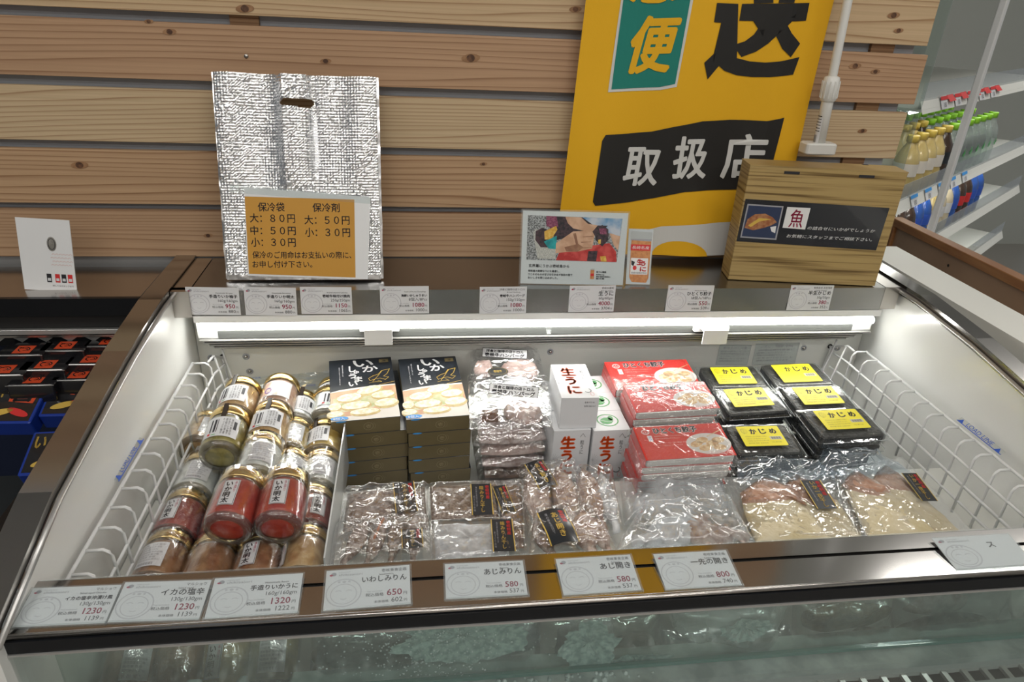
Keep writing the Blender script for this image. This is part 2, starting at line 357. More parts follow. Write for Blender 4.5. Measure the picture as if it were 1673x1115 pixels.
for px in (619, 1163):
    p = at(px, 545, y=1.095); dz = 0
    P_('lamp_bracket', MB().bev(p.x-.023, p.x+.023, 1.078, 1.082, p.z-.014, p.z+.014, .001).box(p.x-.023, p.x+.023, 1.080, 1.112, p.z+.010, p.z+.014).box(p.x-.032, p.x+.034, 1.100, 1.112, p.z+.001, p.z+.010), 'whitewire')
p = at(897, 530, y=1.09); P_('lamp_clip', MB().box(p.x-.003, p.x+.003, 1.083, 1.10, .917, .943), 'acryl')
for px, py in ((345, 585), (402, 583), (899, 575), (1313, 569), (1368, 569), (408, 607)):
    q = at(px, py, y=1.1615)
    P_('screw', MB().lathe([(0, .0025), (.003, .002), (.0036, 0)], 12, 0, Matrix.Translation(q) @ Matrix.Rotation(R(90), 4, 'X')).lathe([(.0042, .001), (.006, .001), (.0062, 0)], 14, 1, Matrix.Translation(q) @ Matrix.Rotation(R(90), 4, 'X')), ['steel2', 'grey'])
for px, py in ((364, 583), (1356, 566)):
    q = at(px, py, y=1.1612)
    P_('hook_hole', MB().lathe([(0, .0005), (.0052, .0005)], 14, 0, Matrix.Translation(q) @ Matrix.Rotation(R(90), 4, 'X')), 'rubber')
# notices printed on stickers at the back wall
def notice(tl, tr, br, bl, head, lines, tri):
    T, w_, h_ = frame(at(*bl, y=1.1608), at(*br, y=1.1608), at(*tl, y=1.1608))
    st = P_('notice_sticker', MB().prism([(0, 0), (w_, 0), (w_, h_), (0, h_)], 0, .0003, 0, T), 'acryl')
    mb = MB().line([(0, 0), (w_, 0), (w_, h_), (0, h_), (0, 0)], .0005, .0006, 0, T)
    mb.text(head, w_*.12, h_*.80, w_*.88, h_*.93, .0006, 0, T)
    for i, l in enumerate(lines):
        y = h_*(.68-.125*i); mb.text(l, w_*.08, y-h_*.03, w_*(.92-.1*(i % 3)), y+h_*.05, .0006, 0, T)
    if tri: mb.text('⚠', w_*.02, h_*.42, w_*.14, h_*.62, .0006, 0, T)
    mb.build('lettering', 'inkg', st)
notice((1174, 564), (1225, 563), (1220, 596), (1169, 596), '使用上のご注意', ['必ずお読みください', '商品は冷風吹出口を', 'ふさがないように', '陳列してください', '故障の原因となります'], 0)
notice((1234, 562), (1304, 561), (1298, 594), (1228, 596), '⚠ 警告', ['　修理は専門業者に', '　分解しないでください', '　感電けがの原因になります', '　水をかけないこと', '　漏電の原因になります'], 1)
# front rail: two shallow stainless steps, rolled lip, black band, glass
fx0, fx1 = -.50, .92
P_('front_rail', MB().box(fx0, fx1, .559, .583, .845, .892), 'steel')
P_('front_rail', MB().bev(fx0, fx1, .519, .5565, .874, .890, .001), 'steel')
P_('rail_groove', MB().box(fx0, fx1, .5555, .560, .850, .8875), 'rubber')
P_('rail_lip', MB().tube([(fx0, .5165, .8885), (fx1, .5165, .8885)], .0028, 10), 'steel2')
P_('rail_bead', MB().tube([(fx0, .5835, .8915), (fx1, .5835, .8915)], .0013, 6), 'acryl')
P_('front_band', MB().box(fx0, fx1, .512, .518, .8705, .8865), 'black')
P_('band_trim', MB().box(fx0, fx1, .5105, .5140, .8688, .8712), 'alu')
P_('outer_glass', MB().box(fx0, fx1, .5125, .5165, .55, .869), 'glass')
P_('inner_glass', MB().box(-.383, .875, .570, .574, .7165, .858), 'iglass')
P_('inner_glass_edge', MB().box(-.383, .875, .569, .575, .7115, .7165), 'glassline')
P_('air_ledge', MB().box(-.383, .875, .548, .600, .700, .711), mat('frosty_ledge', (.22, .27, .265), .6, col2=(.36, .42, .41), noise_scale=25))
gx = -.383; gm = MB()
bars = [gm.box(-.383, .875, .541, .548, .693, .700), gm.box(-.383, .875, .517, .522, .693, .700)]
gm.build('air_grille', mat('grille_grey', (.34, .37, .37), .4), case)
proto = None
me_bar = None
for k in range(45):
    x = -.375+k*.0279
    if me_bar is None:
        o = P_('grille_bar', MB().box(-.0035, .0035, .522, .541, .694, .699), M['alu']); me_bar = o; o.location.x = x
    else:
        o = me_bar.copy(); C.objects.link(o); o.location.x = x
P_('grille_pan', MB().box(-.383, .875, .516, .548, .665, .669), 'dark')
# frost on the inner glass: lumpy ice grown on the pane's inside (one uncountable mass)
fr = MB()
for (px0, px1, pyc, ry, s0) in ((650, 860, 1045, 38, 1), (915, 1010, 1055, 40, 2), (980, 1100, 1085, 16, 3), (1180, 1260, 1030, 18, 5)):
    c0 = at(px0, pyc, y=.5755); c1 = at(px1, pyc, y=.5755); hz = abs(at(px0, pyc-ry, y=.5755).z-at(px0, pyc+ry, y=.5755).z)/2
    cx_, cz_, rx = (c0.x+c1.x)/2, (c0.z+c1.z)/2, (c1.x-c0.x)/2; n = 64
    vs = []; fs = []
    for j in range(7):
        for i in range(n):
            a = 2*math.pi*i/n; rr = (j/6)*(1+.30*nz(math.cos(a)*2+s0, math.sin(a)*2, s0)+.22*nz(math.cos(a)*9, math.sin(a)*9, s0)); h = .006*(1-(j/6)**2)*(1+.8*nz(i*.7, j*.9, s0))
            vs.append((cx_+rx*rr*math.cos(a), .5745+max(h, .0001), min(cz_+hz*rr*math.sin(a), .842)))
    for j in range(6):
        for i in range(n): fs.append((j*n+i, j*n+(i+1) % n, (j+1)*n+(i+1) % n, (j+1)*n+i))
    fr.add(vs, fs, 0, True)
for k in range(420):
    px_ = random.gauss(690, 85); py_ = 1040+random.uniform(-28, 60)*(1 if px_ < 800 else .4); q = at(px_, py_, y=.5755); r_ = random.uniform(.0005, .0015)
    if .72 < q.z < .85: fr.lathe([(0, r_*.7), (r_*.7, r_*.45), (r_, 0)], 5, 0, Matrix.Translation((q.x, .5695, q.z)) @ Matrix.Rotation(R(90), 4, 'X'))
for k in range(60):
    x = random.uniform(-.05, .30); y = random.uniform(.575, .588); q = random.uniform(.0012, .004)
    fr.lathe([(0, q), (q*.8, q*.6), (q, 0)], 6, 0, Matrix.Translation((x, y-.02, .711)))
o = fr.build('frost', mat('ice_frost', (.30, .37, .37), .5, col2=(.55, .62, .62), noise_scale=130, bump=.8, bump_scale=150), case); o['kind'] = 'stuff'
# ---- wire baskets along the two side walls
def basket(s, label):
    b = tag(empty('wire_basket', (0, 0, 0)), label, 'wire basket', 'white wire baskets')
    xr = -.3745 if s < 0 else .8465; k = -s
    y0, y1 = .598, 1.10
    MB().tube([(xr, y0, .863), (xr, y1, .863)], .0024, 8).build('rail', 'whitewire', b)
    hx = at(364, 583, y=1.161) if s < 0 else at(1356, 566, y=1.161)
    n = 14; step = .0368
    for i in range(n):
        y = y1-.002-i*step; wv = .026+.0015*math.sin(i*2.3)
        MB().tube([(xr, y, .863), (xr+k*(wv-.006), y, .8635), (xr+k*(wv-.001), y-.0006, .8605), (xr+k*(wv+.002), y-.001, .855), (xr+k*(wv+.005), y-.002, .7585)], .0020, 6).build('wire', 'whitewire', b)
    for z, dx in ((.838, .0290), (.808, .0300), (.780, .0305)):
        MB().tube([(xr+k*dx, y0, z), (xr+k*dx, y1+.005, z), (xr+k*(dx+.012), 1.135, z+.004)], .0021, 6).build('stringer', 'whitewire', b)
    # end bay reaching up to the hole in the back wall
    for dx, y in ((.030, 1.118), (.038, 1.14)):
        MB().tube([(xr+k*dx, y, .868), (xr+k*(dx+.022), y, .742)], .0018, 6).build('wire', 'whitewire', b)
    MB().tube([(xr+k*.024, 1.10, .8635), (xr+k*.03, 1.115, .868), (hx.x, 1.158, hx.z), (hx.x+k*.002, 1.165, hx.z)], .0022, 6).build('hook', 'whitewire', b)
    MB().tube([(hx.x, 1.157, hx.z), (hx.x+k*.012, 1.155, .742)], .0022, 6).build('wire', 'whitewire', b)
    yl = (at(235, 730, x=xr).y if s < 0 else at(1560, 690, x=xr).y)
    T = Matrix.Translation((xr-k*.0045, .777 if s < 0 else .856, .866)) @ Matrix.Rotation(R(90), 4, 'Z') if s < 0 else Matrix.Translation((xr+.006, .856, .866)) @ Matrix.Rotation(R(-90), 4, 'Z')
    L = .095
    st = MB().prism([(0, 0), (L, 0), (L, .009), (0, .009)], 0, .0004, 0, T @ Matrix.Rotation(R(35), 4, 'X')).build('load_line_strip', 'acryl', b)
    T2 = T @ Matrix.Rotation(R(35), 4, 'X')
    mb = MB().rect(0, 0, L, .0012, .0008, 0, T2).text('LOAD LINE', .018, .002, .073, .0088, .0008, 0, T2)
    mb.flat([(.002, .0012), (.012, .0012), (.007, .008)], .0008, 0, T2).flat([(.081, .0012), (.091, .0012), (.086, .008)], .0008, 0, T2)
    mb.build('lettering', 'inkblue', st)
basket(-1, 'white coated wire basket side along the left wall beside the jars')
basket(1, 'white coated wire basket side along the right wall beside the yellow labelled trays')
# @@@CUT
# ================================================================ THINGS ON THE DECK
# price cards
def price_card(T, w_, h_, jp, en, wt, p1, p2, maker='', holder=False, label='', grp='', only=None):
    o = tag(MB().prism([(0, 0), (w_, 0), (w_, h_), (0, h_)], 0, .0008).build('price_card', 'paper'), label, 'price card', grp)
    o.matrix_world = T
    if holder:
        MB().box(-.002, w_+.002, -.002, .0005, -.0004, .0022).prism([(-.002, -.002), (w_+.002, -.002), (w_+.002, h_+.001), (-.002, h_+.001)], .0012, .0015).build('card_holder', 'acryl', o)
    u, v = w_/100, h_/62; z = .0010
    mb = MB()
    # header emblem and shop lettering
    mb.ell(9*u, 55*v, 3.2*u, 3*v, z, 1, n=10).ell(6.3*u, 53.6*v, 2.4*u, 1.6*v, z, 3, n=8)
    mb.text('SHOP & CAFE', 15*u, 56.5*v, 29*u, 58*v, z, 1).text('shikisaiori', 15*u, 51.5*v, 43*u, 55.3*v, z, 1)
    # pale drawing of a round smiling face in a hood
    ex, ey = 22*u, 25*v
    mb.ring(ex, ey, 21*u, 22*v, 1.5*u, z-.0001, 2).ring(ex, ey-2*v, 15.5*u, 16*v, 1.0*u, z-.0001, 2)
    mb.ring(ex-6*u, ey+1*v, 4*u, 3*v, .9*u, z, 2, a0=20, a1=160).ring(ex+6*u, ey+1*v, 4*u, 3*v, .9*u, z, 2, a0=20, a1=160)
    mb.ring(ex, ey-8*v, 4*u, 3*v, .9*u, z, 2, a0=200, a1=340).ell(ex, ey+17*v, 2.2*u, 1.8*v, z, 2).ell(ex-6*u, ey+17*v, 1.5*u, 1.5*v, z, 2).ell(ex+6*u, ey+17*v, 1.5*u, 1.5*v, z, 2)
    rx = 96*u
    if only:
        mb.text(only, 62*u, 38*v, 71*u, 48*v, z, 0, bold=.0004)
    else:
        if maker: mb.text(maker, rx, 54*v, z=z, size=5.6*v, align='R', m=0)
        n = len(jp); sz = min(11.5*v, 50*u/max(n, 1)*1.08)
        mb.text(jp, rx-n*sz*.98, 38.5*v, rx, 38.5*v+sz*.92, z, 0, bold=.00035)
        mb.text(en, rx-n*sz*.45, 48.5*v, z=z, size=4.2*v, align='C', m=0)
        if wt: mb.text(wt, rx, 29.5*v, z=z, size=8.5*v, align='R', m=0)
        y1, y2 = (15.5, 5)
        mb.text('円', rx, (y1)*v, z=z, size=5.6*v, align='R', m=0)
        mb.text(p1, rx-6*u, y1*v, z=z, size=13.5*v, align='R', m=3, bold=.0003)
        n1 = len(p1)*13.5*v*.57+6.4*u
        mb.text('税込価格', rx-n1-21*u, y1*v, rx-n1, (y1+5.2)*v, z, 0).text('Tax included', rx-n1-20*u, (y1+7)*v, rx-n1-2*u, (y1+9)*v, z, 1)
        mb.text('円', rx, y2*v, z=z, size=5*v, align='R', m=0)
        mb.text(p2, rx-5.5*u, y2*v, z=z, size=10*v, align='R', m=0)
        n2 = len(p2)*10*v*.57+6*u
        mb.text('本体価格', rx-n2-17*u, y2*v, rx-n2, (y2+4)*v, z, 0)
    mb.build('lettering', ['ink', 'inkg', 'inkl', 'inkr'], o)
    return o
YF = 1.0845
GR = 'price cards on the deck front'
rear = [((310, 470), (394, 515), (308, 514), '手造りいか柚子', 'Homemade Ika yuzu', '160g/160gm', '950', '880', '', 'white price card for yuzu squid jars at 950 yen, leftmost on the deck front'),
        ((402, 470), (486, 516), (402, 515), '手造りいか明太', 'Homemade Ika mentai', '160g/160gm', '950', '880', '', 'white price card for cod roe squid jars at 950 yen, under the silver bag'),
        ((494, 470), (576, 513), (493, 513), '壱岐牛味付け焼肉', 'Iki beef seasoned yakiniku', '250g/250gm', '1150', '1065', '', 'white price card for seasoned beef at 1150 yen, under the silver bag'),
        ((621, 469), (701, 512), (622, 513), '海鮮いかしゅうまい', 'Seafood Shumai Dumplings', '8個入/8Pcs', '1080', '1000', '', 'white price card for squid dumplings at 1080 yen, just right of the silver bag'),
        ((781, 470), (859, 512), (783, 513), '壱岐牛ハンバーグ', 'Iki beef Hamburg', '150g/150gm', '1080', '1000', '洋食と珈琲の店トロル', 'white price card for beef hamburg at 1080 yen, below the photo card'),
        ((927, 468), (1002, 509), (928, 510), '生うに', 'Raw sea urchin', '60g/60gm', '4000', '3704', '壱岐水産㈱', 'white price card for raw sea urchin at 4000 yen, below the photo card'),
        ((1083, 467), (1160, 509), (1086, 509), 'ひとくち餃子', 'Hitokuchi Gyoza', '18個入/18Pcs', '550', '509', '', 'white price card for bite-size gyoza at 550 yen, left of the wood-grain box'),
        ((1279, 467), (1353, 507), (1284, 507), '半生かじめ', 'Kajime seaweed', '50g/50gm', '380', '352', '有限会社 太田海産', 'white price card for kajime seaweed ending in 352 yen, below the wood-grain box')]
for tl, br, bl, jp, en, wt, p1, p2, mk, lab in rear:
    T, w_, h_ = frame(at(*bl, y=YF), at(*br, y=YF), at(*tl, y=YF))
    T = T @ Matrix.Rotation(R(-3), 4, 'X')
    price_card(T, w_, h_, jp, en, wt, p1, p2, mk, False, lab, GR)
GF = 'price cards on the front rail'
ZF = .8915
front = [((45, 963), (172, 1019), (20, 1026), 'イカの塩辛沖漬け風', 'Salted squid Okizuke', '130g/130gm', '1230', '1139', 'マルショウ', 'white price card for pickled squid, 1230 yen, leftmost on the front rail'),
         ((203, 953), (325, 1013), (176, 1018), 'イカの塩辛', 'Salted squid', '130g/130gm', '1230', '1139', 'マルショウ', 'white price card for salted squid, 1230 yen, second from left on front rail'),
         ((355, 946.5), (486, 1002), (334, 1012.5), '手造りいかうに', 'Homemade Ikauni', '160g/160gm', '1320', '1222', '', 'white price card for squid with sea urchin at 1320 yen on the front rail'),
         ((539, 934), (671, 987.6), (528, 999.5), 'いわしみりん', 'Iwashimirin', '', '650', '602', '壱岐東食企画', 'white price card for mirin sardines at 650 yen on the front rail'),
         ((728, 923), (862, 973), (728.6, 980), 'あじみりん', 'Ajimirin', '', '580', '537', '壱岐東食企画', 'white price card for mirin horse mackerel at 580 yen on the front rail'),
         ((907.6, 915), (1048, 965), (921, 974), 'あじ開き', 'Ajihiraki', '', '580', '537', '壱岐東食企画', 'white price card for opened horse mackerel at 580 yen on the front rail'),
         ((1066, 907), (1212, 957), (1088, 965), '一先の開き', 'Sakihiraki', '', '800', '740', '壱岐東食企画', 'white price card for opened fish at 800 yen on the front rail'),
         ((1523, 881), (1692, 924), (1563, 933), 'ス', '', '', '', '', '', 'tilted white price card at the right end of the front rail')]
for i, (tl, br, bl, jp, en, wt, p1, p2, mk, lab) in enumerate(front):
    T, w_, h_ = frame(at(*bl, z=ZF-.002), at(*br, z=ZF-.002), at(*tl, z=ZF+.0035))
    price_card(T, w_, h_, jp, en, wt, p1, p2, mk, True, lab, GF, 'ス' if i == 7 else None)
# silver insulated bag leaning on the slats
def foil_mat():
    m = bpy.data.materials.new('bubble_foil'); m.use_nodes = True; nt = m.node_tree; b = nt.nodes['Principled BSDF']
    b.inputs['Metallic'].default_value = 1; b.inputs['Base Color'].default_value = (.93, .94, .96, 1); b.inputs['Roughness'].default_value = .20
    tc = nt.nodes.new('ShaderNodeTexCoord'); sx = nt.nodes.new('ShaderNodeSeparateXYZ'); nt.links.new(tc.outputs['Object'], sx.inputs[0])
    prev = None
    for k in ('X', 'Y'):
        a = nt.nodes.new('ShaderNodeMath'); a.operation = 'MULTIPLY'; a.inputs[1].default_value = 2*math.pi/.0046; nt.links.new(sx.outputs[k], a.inputs[0])
        c = nt.nodes.new('ShaderNodeMath'); c.operation = 'SINE'; nt.links.new(a.outputs[0], c.inputs[0])
        c2 = nt.nodes.new('ShaderNodeMath'); c2.operation = 'ABSOLUTE'; nt.links.new(c.outputs[0], c2.inputs[0])
        c3 = nt.nodes.new('ShaderNodeMath'); c3.operation = 'POWER'; c3.inputs[1].default_value = .5; nt.links.new(c2.outputs[0], c3.inputs[0])
        if prev:
            mm = nt.nodes.new('ShaderNodeMath'); mm.operation = 'MULTIPLY'; nt.links.new(prev.outputs[0], mm.inputs[0]); nt.links.new(c3.outputs[0], mm.inputs[1]); prev = mm
        else: prev = c3
    n = nt.nodes.new('ShaderNodeTexNoise'); n.inputs['Scale'].default_value = 160; nt.links.new(tc.outputs['Object'], n.inputs['Vector'])
    ad = nt.nodes.new('ShaderNodeMath'); ad.operation = 'ADD'; nt.links.new(prev.outputs[0], ad.inputs[0]); nt.links.new(n.outputs['Fac'], ad.inputs[1])
    bp = nt.nodes.new('ShaderNodeBump'); bp.inputs['Strength'].default_value = .15; bp.inputs['Distance'].default_value = .0012
    nt.links.new(ad.outputs[0], bp.inputs['Height']); nt.links.new(bp.outputs[0], b.inputs['Normal']); return m
M['bubblefoil'] = foil_mat()
bl, br = at(380, 452, z=1.0015), at(618, 460, z=1.0015); bl.y = br.y = 1.135
tl = at(361, 119, y=1.215)
T, w_, h_ = frame(bl, br, tl); w_ = .243
bag = tag(empty('insulated_bag', T=T), 'silver quilted insulated bag with a die-cut handle, standing against the slats', 'bag')
def bagz(x, y):
    u = x/w_
    k = min(1, max(0, (y-.115)/.08)); q = .0015 if y < .13 else 0
    return .0085+k*(.0070*math.sin(u*15+.8*math.sin(y*9))+.009*math.exp(-((u-.42)/.04)**2)-.007*math.exp(-((u-.60)/.03)**2)+.004*math.exp(-((u-.70)/.06)**2))+.0012*nz(x*40, y*30)
x0, x1 = -.004, w_
nu_, nv_ = 108, 2*int(h_/.0045)
rj = random.Random(3)
def quilt(u, v):
    i, j = round(u*nu_), round(v*nv_); x, y = w_*u, h_*v
    b = .0009 if (i % 2 and j % 2) else (.0002 if (i % 2 or j % 2) else 0)
    k = .0002+.00022*max(0, 1+1.5*nz(x*25, y*18, 4))
    return (x0+(x1-x0)*u, y, bagz(x, y)+b+rj.uniform(-k, k))
mb = MB().sheet(quilt, nu_, nv_, 0, skip=lambda u, v: math.hypot(max(0, abs((u-.50)*w_)-.0185), (v-.868+.012*(u-.5))*h_) < .0062)
mb.s = [False]*len(mb.s)
mb.build('front_sheet', 'bubblefoil', bag)
MB().sheet(lambda u, v: (x0+(x1-x0)*u, h_*v, .0008), 108, 130, 0, skip=lambda u, v: math.hypot(max(0, abs((u-.50)*w_)-.0185), (v-.868+.012*(u-.5))*h_) < .0075).build('back_sheet', 'bubblefoil', bag)
mb = MB()
for xx, s_ in ((x0-.003, 0), (x1-.004, 1)):
    mb.sheet(lambda u, v: (xx+.008*u+.0012*nz(v*9, s_), h_*v, .0065+.0015*nz(v*25, u, s_)), 3, 60, 0)
mb.sheet(lambda u, v: (x0+(x1-x0)*u, -.001+.008*v, .0115+.001*nz(u*60, v)), 60, 3, 0)
mb.build('seam', 'foil', bag)
# printed sheets taped to the bag; corners measured from the photograph's layout, in bag coordinates
def bagp(px, py):
    d = RM @ Vector((px-CX, py-CY, F)); n_ = T.to_3x3().col[2]; t = (T.translation-CP).dot(n_)/d.dot(n_); q = T.inverted() @ (CP+d*t); return q.x, q.y
q = [bagp(402, 306), bagp(606, 322), bagp(602, 455), bagp(408, 449)]
sh = MB().prism(q, .0135, .0140).build('price_sheet', 'paperw', bag)
q2 = [bagp(403, 321), bagp(580, 326), bagp(582, 452), bagp(410, 446)]
M['mustard'] = mat('mustard_paper', (.56, .28, .035), .5)
MB().flat(q2, .0143).build('mustard_panel', 'mustard', sh)
mb = MB()
def lt(t, xa, ya, xb, yb, bold=0): 
    a = bagp(xa, yb); b = bagp(xb, ya); mb.text(t, a[0], a[1], b[0], b[1], .0146, 0, bold=bold)
lt('保冷袋', 425, 331, 467, 345, .0003); lt('保冷剤', 513, 332, 556, 346, .0003)
lt('大：８０円', 412, 349, 484, 363, .0003); lt('大：５０円', 500, 352, 572, 366, .0003)
lt('中：５０円', 413, 369, 485, 383, .0003); lt('小：３０円', 501, 372, 573, 386, .0003)
lt('小：３０円', 414, 388, 485, 402, .0003)
lt('保冷のご用命はお支払いの際に、', 416, 410, 575, 421, .0002); lt('お申し付け下さい。', 416, 425, 512, 436, .0002)
mb.build('lettering', 'ink', sh)
MB().prism([bagp(378, 301), bagp(607, 322), bagp(606, 333), bagp(378, 314)], .0141, .0146).build('tape', 'acryl', bag)
# photo card with hands shelling sea urchin
T, w_, h_ = frame(at(850, 463, z=1.0012), at(1017, 466, z=1.0012), at(855, 344, y=1.132))
T.translation.y -= 0
pc = tag(MB().prism([(0, 0), (w_, 0), (w_, h_), (0, h_)], 0, .0015).build('photo_card', 'paperw'), 'white laminated card with a photo of hands opening a sea urchin over a red bowl', 'card'); pc.matrix_world = T
MB().prism([(-.003, -.002), (w_+.003, -.002), (w_+.003, h_+.003), (-.003, h_+.003)], .0016, .0018).build('laminate', 'acryl', pc)
u, v = w_/730, h_/505
X = lambda a: (a-208)*u
Y = lambda b: (607-b)*v
cm = {k: mat('photo_'+k, c, .5, col2=c2, noise_scale=s) for k, c, c2, s in (('pebble', (.10, .11, .11), (.42, .45, .46), 420), ('dark', (.02, .02, .025), (.07, .04, .05), 200), ('skin', (.50, .30, .19), (.62, .40, .27), 60), ('red', (.42, .03, .03), (.58, .08, .07), 80), ('teal', (.01, .22, .24), (.02, .36, .38), 100), ('purple', (.16, .03, .08), (.30, .10, .16), 300), ('blue', (.10, .28, .50), (.50, .55, .62), 30), ('yellow', (.60, .33, .04), (.72, .50, .12), 200), ('basket', (.55, .56, .52), (.35, .37, .34), 500), ('shadow', (.25, .12, .07), (.34, .19, .11), 90))}
names = list(cm); mb = MB()
def pg(k, pts, z): mb.flat([(X(a), Y(b)) for a, b in pts], .0019+z*.00004, names.index(k))
pg('pebble', [(243, 132), (900, 140), (882, 443), (243, 438)], 0)
pg('blue', [(620, 138), (898, 140), (890, 260), (760, 230), (640, 180)], 1)
pg('dark', [(368, 134), (620, 138), (700, 190), (800, 190), (740, 260), (600, 260), (440, 300), (400, 220)], 2)
pg('skin', [(500, 136), (610, 138), (660, 180), (730, 190), (690, 240), (560, 215), (520, 180)], 3)
pg('purple', [(368, 134), (440, 135), (455, 205), (410, 220), (372, 200)], 4)
pg('basket', [(282, 250), (300, 225), (370, 240), (445, 300), (445, 430), (320, 428)], 4)
pg('dark', [(300, 240), (345, 215), (400, 235), (430, 350), (340, 350), (300, 300)], 5)
pg('yellow', [(360, 240), (440, 200), (450, 225), (410, 295), (365, 295)], 6)
pg('teal', [(360, 310), (448, 268), (448, 360), (395, 358)], 7)
pg('red', [(470, 385), (700, 330), (820, 310), (872, 370), (880, 442), (450, 438)], 5)
pg('skin', [(815, 240), (893, 262), (884, 360), (850, 320)], 6)
pg('skin', [(445, 320), (560, 235), (690, 225), (712, 260), (700, 350), (600, 375), (520, 378), (445, 390)], 8)
pg('shadow', [(505, 345), (600, 320), (640, 345), (600, 375), (520, 376)], 9)
pg('shadow', [(560, 250), (580, 245), (600, 320), (585, 325)], 9)
for a, b in ((630, 268), (620, 306), (625, 345)): pg('shadow', [(a, b), (a+70, b-4), (a+72, b), (a, b+6)], 10)
pg('dark', [(710, 230), (760, 185), (805, 215), (810, 290), (770, 335), (720, 290)], 9)
pg('purple', [(740, 210), (790, 210), (795, 250), (750, 250)], 10)
pg('yellow', [(738, 290), (758, 285), (758, 318), (740, 315)], 11)
pg('yellow', [(760, 405), (800, 400), (810, 440), (770, 440)], 11); pg('dark', [(675, 370), (740, 365), (735, 440), (670, 438)], 10)
mb.build('photograph', [cm[k] for k in names], pc)
mb = MB()
def tx(t, a, b, c, d, mbx=None): (mbx or mb).text(t, X(a), Y(d), X(c), Y(b), .0022, 0, bold=.00015)
tx('玄界灘にうかぶ壱岐島から', 262, 468, 546, 490); tx('特有産の新鮮なうにを厳選し、', 260, 508, 482, 524); tx('ウニそのものの甘さを引き出す独自の塩で', 260, 532, 572, 548); tx('おいしさを閉じ込めました。', 260, 556, 470, 572)
tx('粒うに瓶詰', 742, 508, 812, 522); tx('無添加 60g', 742, 530, 800, 540); tx('壱岐の塩使用 保存料なし', 742, 544, 848, 554); tx('要冷蔵', 742, 558, 802, 568)
mb.build('lettering', 'ink', pc)
M['urchin'] = mat('urchin_paste_print', (.50, .20, .07), .5, col2=(.60, .27, .10), noise_scale=200); M['pgrey'] = mat('printed_grey_lid', (.42, .45, .45), .5)
MB().rect(X(700), Y(566), X(727), Y(502), .0022, 0).rect(X(700), Y(502), X(727), Y(493), .0022, 1).rect(X(702), Y(545), X(725), Y(527), .0023, 2).build('small_jar_print', ['urchin', 'pgrey', 'inkred'], pc)
# small card with a jar printed on it
T, w_, h_ = frame(at(1022, 464, z=1.0012), at(1061, 465, z=1.0012), at(1025, 374, y=1.132))
jc = tag(MB().prism([(0, 0), (w_, 0), (w_, h_), (0, h_)], 0, .0012).build('jar_card', 'paper'), 'small white card printed with a jar of sea urchin paste, beside the photo card', 'card'); jc.matrix_world = T
MB().prism([(-.001, -.001), (w_+.001, -.001), (w_+.001, h_+.001), (-.001, h_+.001)], .0013, .0014).build('laminate', 'acryl', jc)
u, v = w_/175, h_/385; X = lambda a: (a-928)*u; Y = lambda b: (607-b)*v
mb = MB().flat([(X(a), Y(b)) for a, b in ((950, 300), (1095, 305), (1090, 560), (1075, 595), (970, 592), (950, 560))], .0016, 0)
mb.flat([(X(a), Y(b)) for a, b in ((943, 245), (955, 237), (1090, 240), (1100, 250), (1097, 300), (945, 298))], .0017, 1).rect(X(945), Y(300), X(1097), Y(290), .0018, 5)
mb.rect(X(948), Y(370), X(1092), Y(328), .0018, 2).text('長崎名産', X(958), Y(361), X(1082), Y(338), .0019, 3)
mb.rect(X(955), Y(538), X(1080), Y(423), .0018, 3).text('生', X(1000), Y(470), X(1040), Y(430), .0019, 2, bold=.001).text('うに', X(1025), Y(515), X(1068), Y(445), .0019, 2, vertical=True, bold=.001)
mb.ell(X(985), Y(492), 14*u, 16*v, .0019, 2).flat([(X(a), Y(b)) for a, b in ((958, 440), (985, 450), (975, 480), (960, 470))], .0019, 4).text('壱岐水産株式会社', X(962), Y(534), X(1075), Y(520), .0019, 4)
mb.build('jar_print', ['urchin', 'pgrey', 'inkred', 'inkw', 'ink', 'inkg'], jc)
# ---- yellow banner
YB = 1.214
def fl(px, py): q = at(px, py, y=YB); return q.x, q.z
wave = lambda x, z: YB+.0040*math.sin(x*34+z*6)+.0035*math.sin(x*13-z*11+1)+.0015*nz(x*18, z*7)+max(0, (x-.615-.02*(z-1.2)))*.22
def fwarp(off): return lambda X_, Z_, z: (X_, wave(X_, Z_)-off, Z_)
flag = tag(empty('banner', (.45, YB, 1.0)), 'yellow cloth banner with large black and white Japanese lettering, hanging in front of the slats', 'banner')
M['yellow'] = mat('yellow_cloth', (.78, .42, .006), .75, bump=.1, bump_scale=500); M['bteal'] = mat('teal_print', (.005, .20, .16), .7); M['bblack'] = mat('black_print', (.012, .011, .010), .65); M['bwhite'] = mat('white_print', (.62, .62, .60), .7)
L0 = Vector(fl(906, 417)); L1 = Vector(fl(959, -15)); R0 = Vector(fl(1268, 417)); R1 = Vector(fl(1378, -15))
def cloth(u, v):
    v = v*1.9; a = L0+(L1-L0)*v; b = R0+(R1-R0)*v; p_ = a+(b-a)*u
    return (p_.x, wave(p_.x, p_.y), max(p_.y, 1.003))
inv = flag.matrix_world.inverted(); TF = Matrix.Translation((-.45, -YB, -1.0))
MB().sheet(cloth, 60, 110, 0, TF, flip=False).build('cloth', 'yellow', flag)
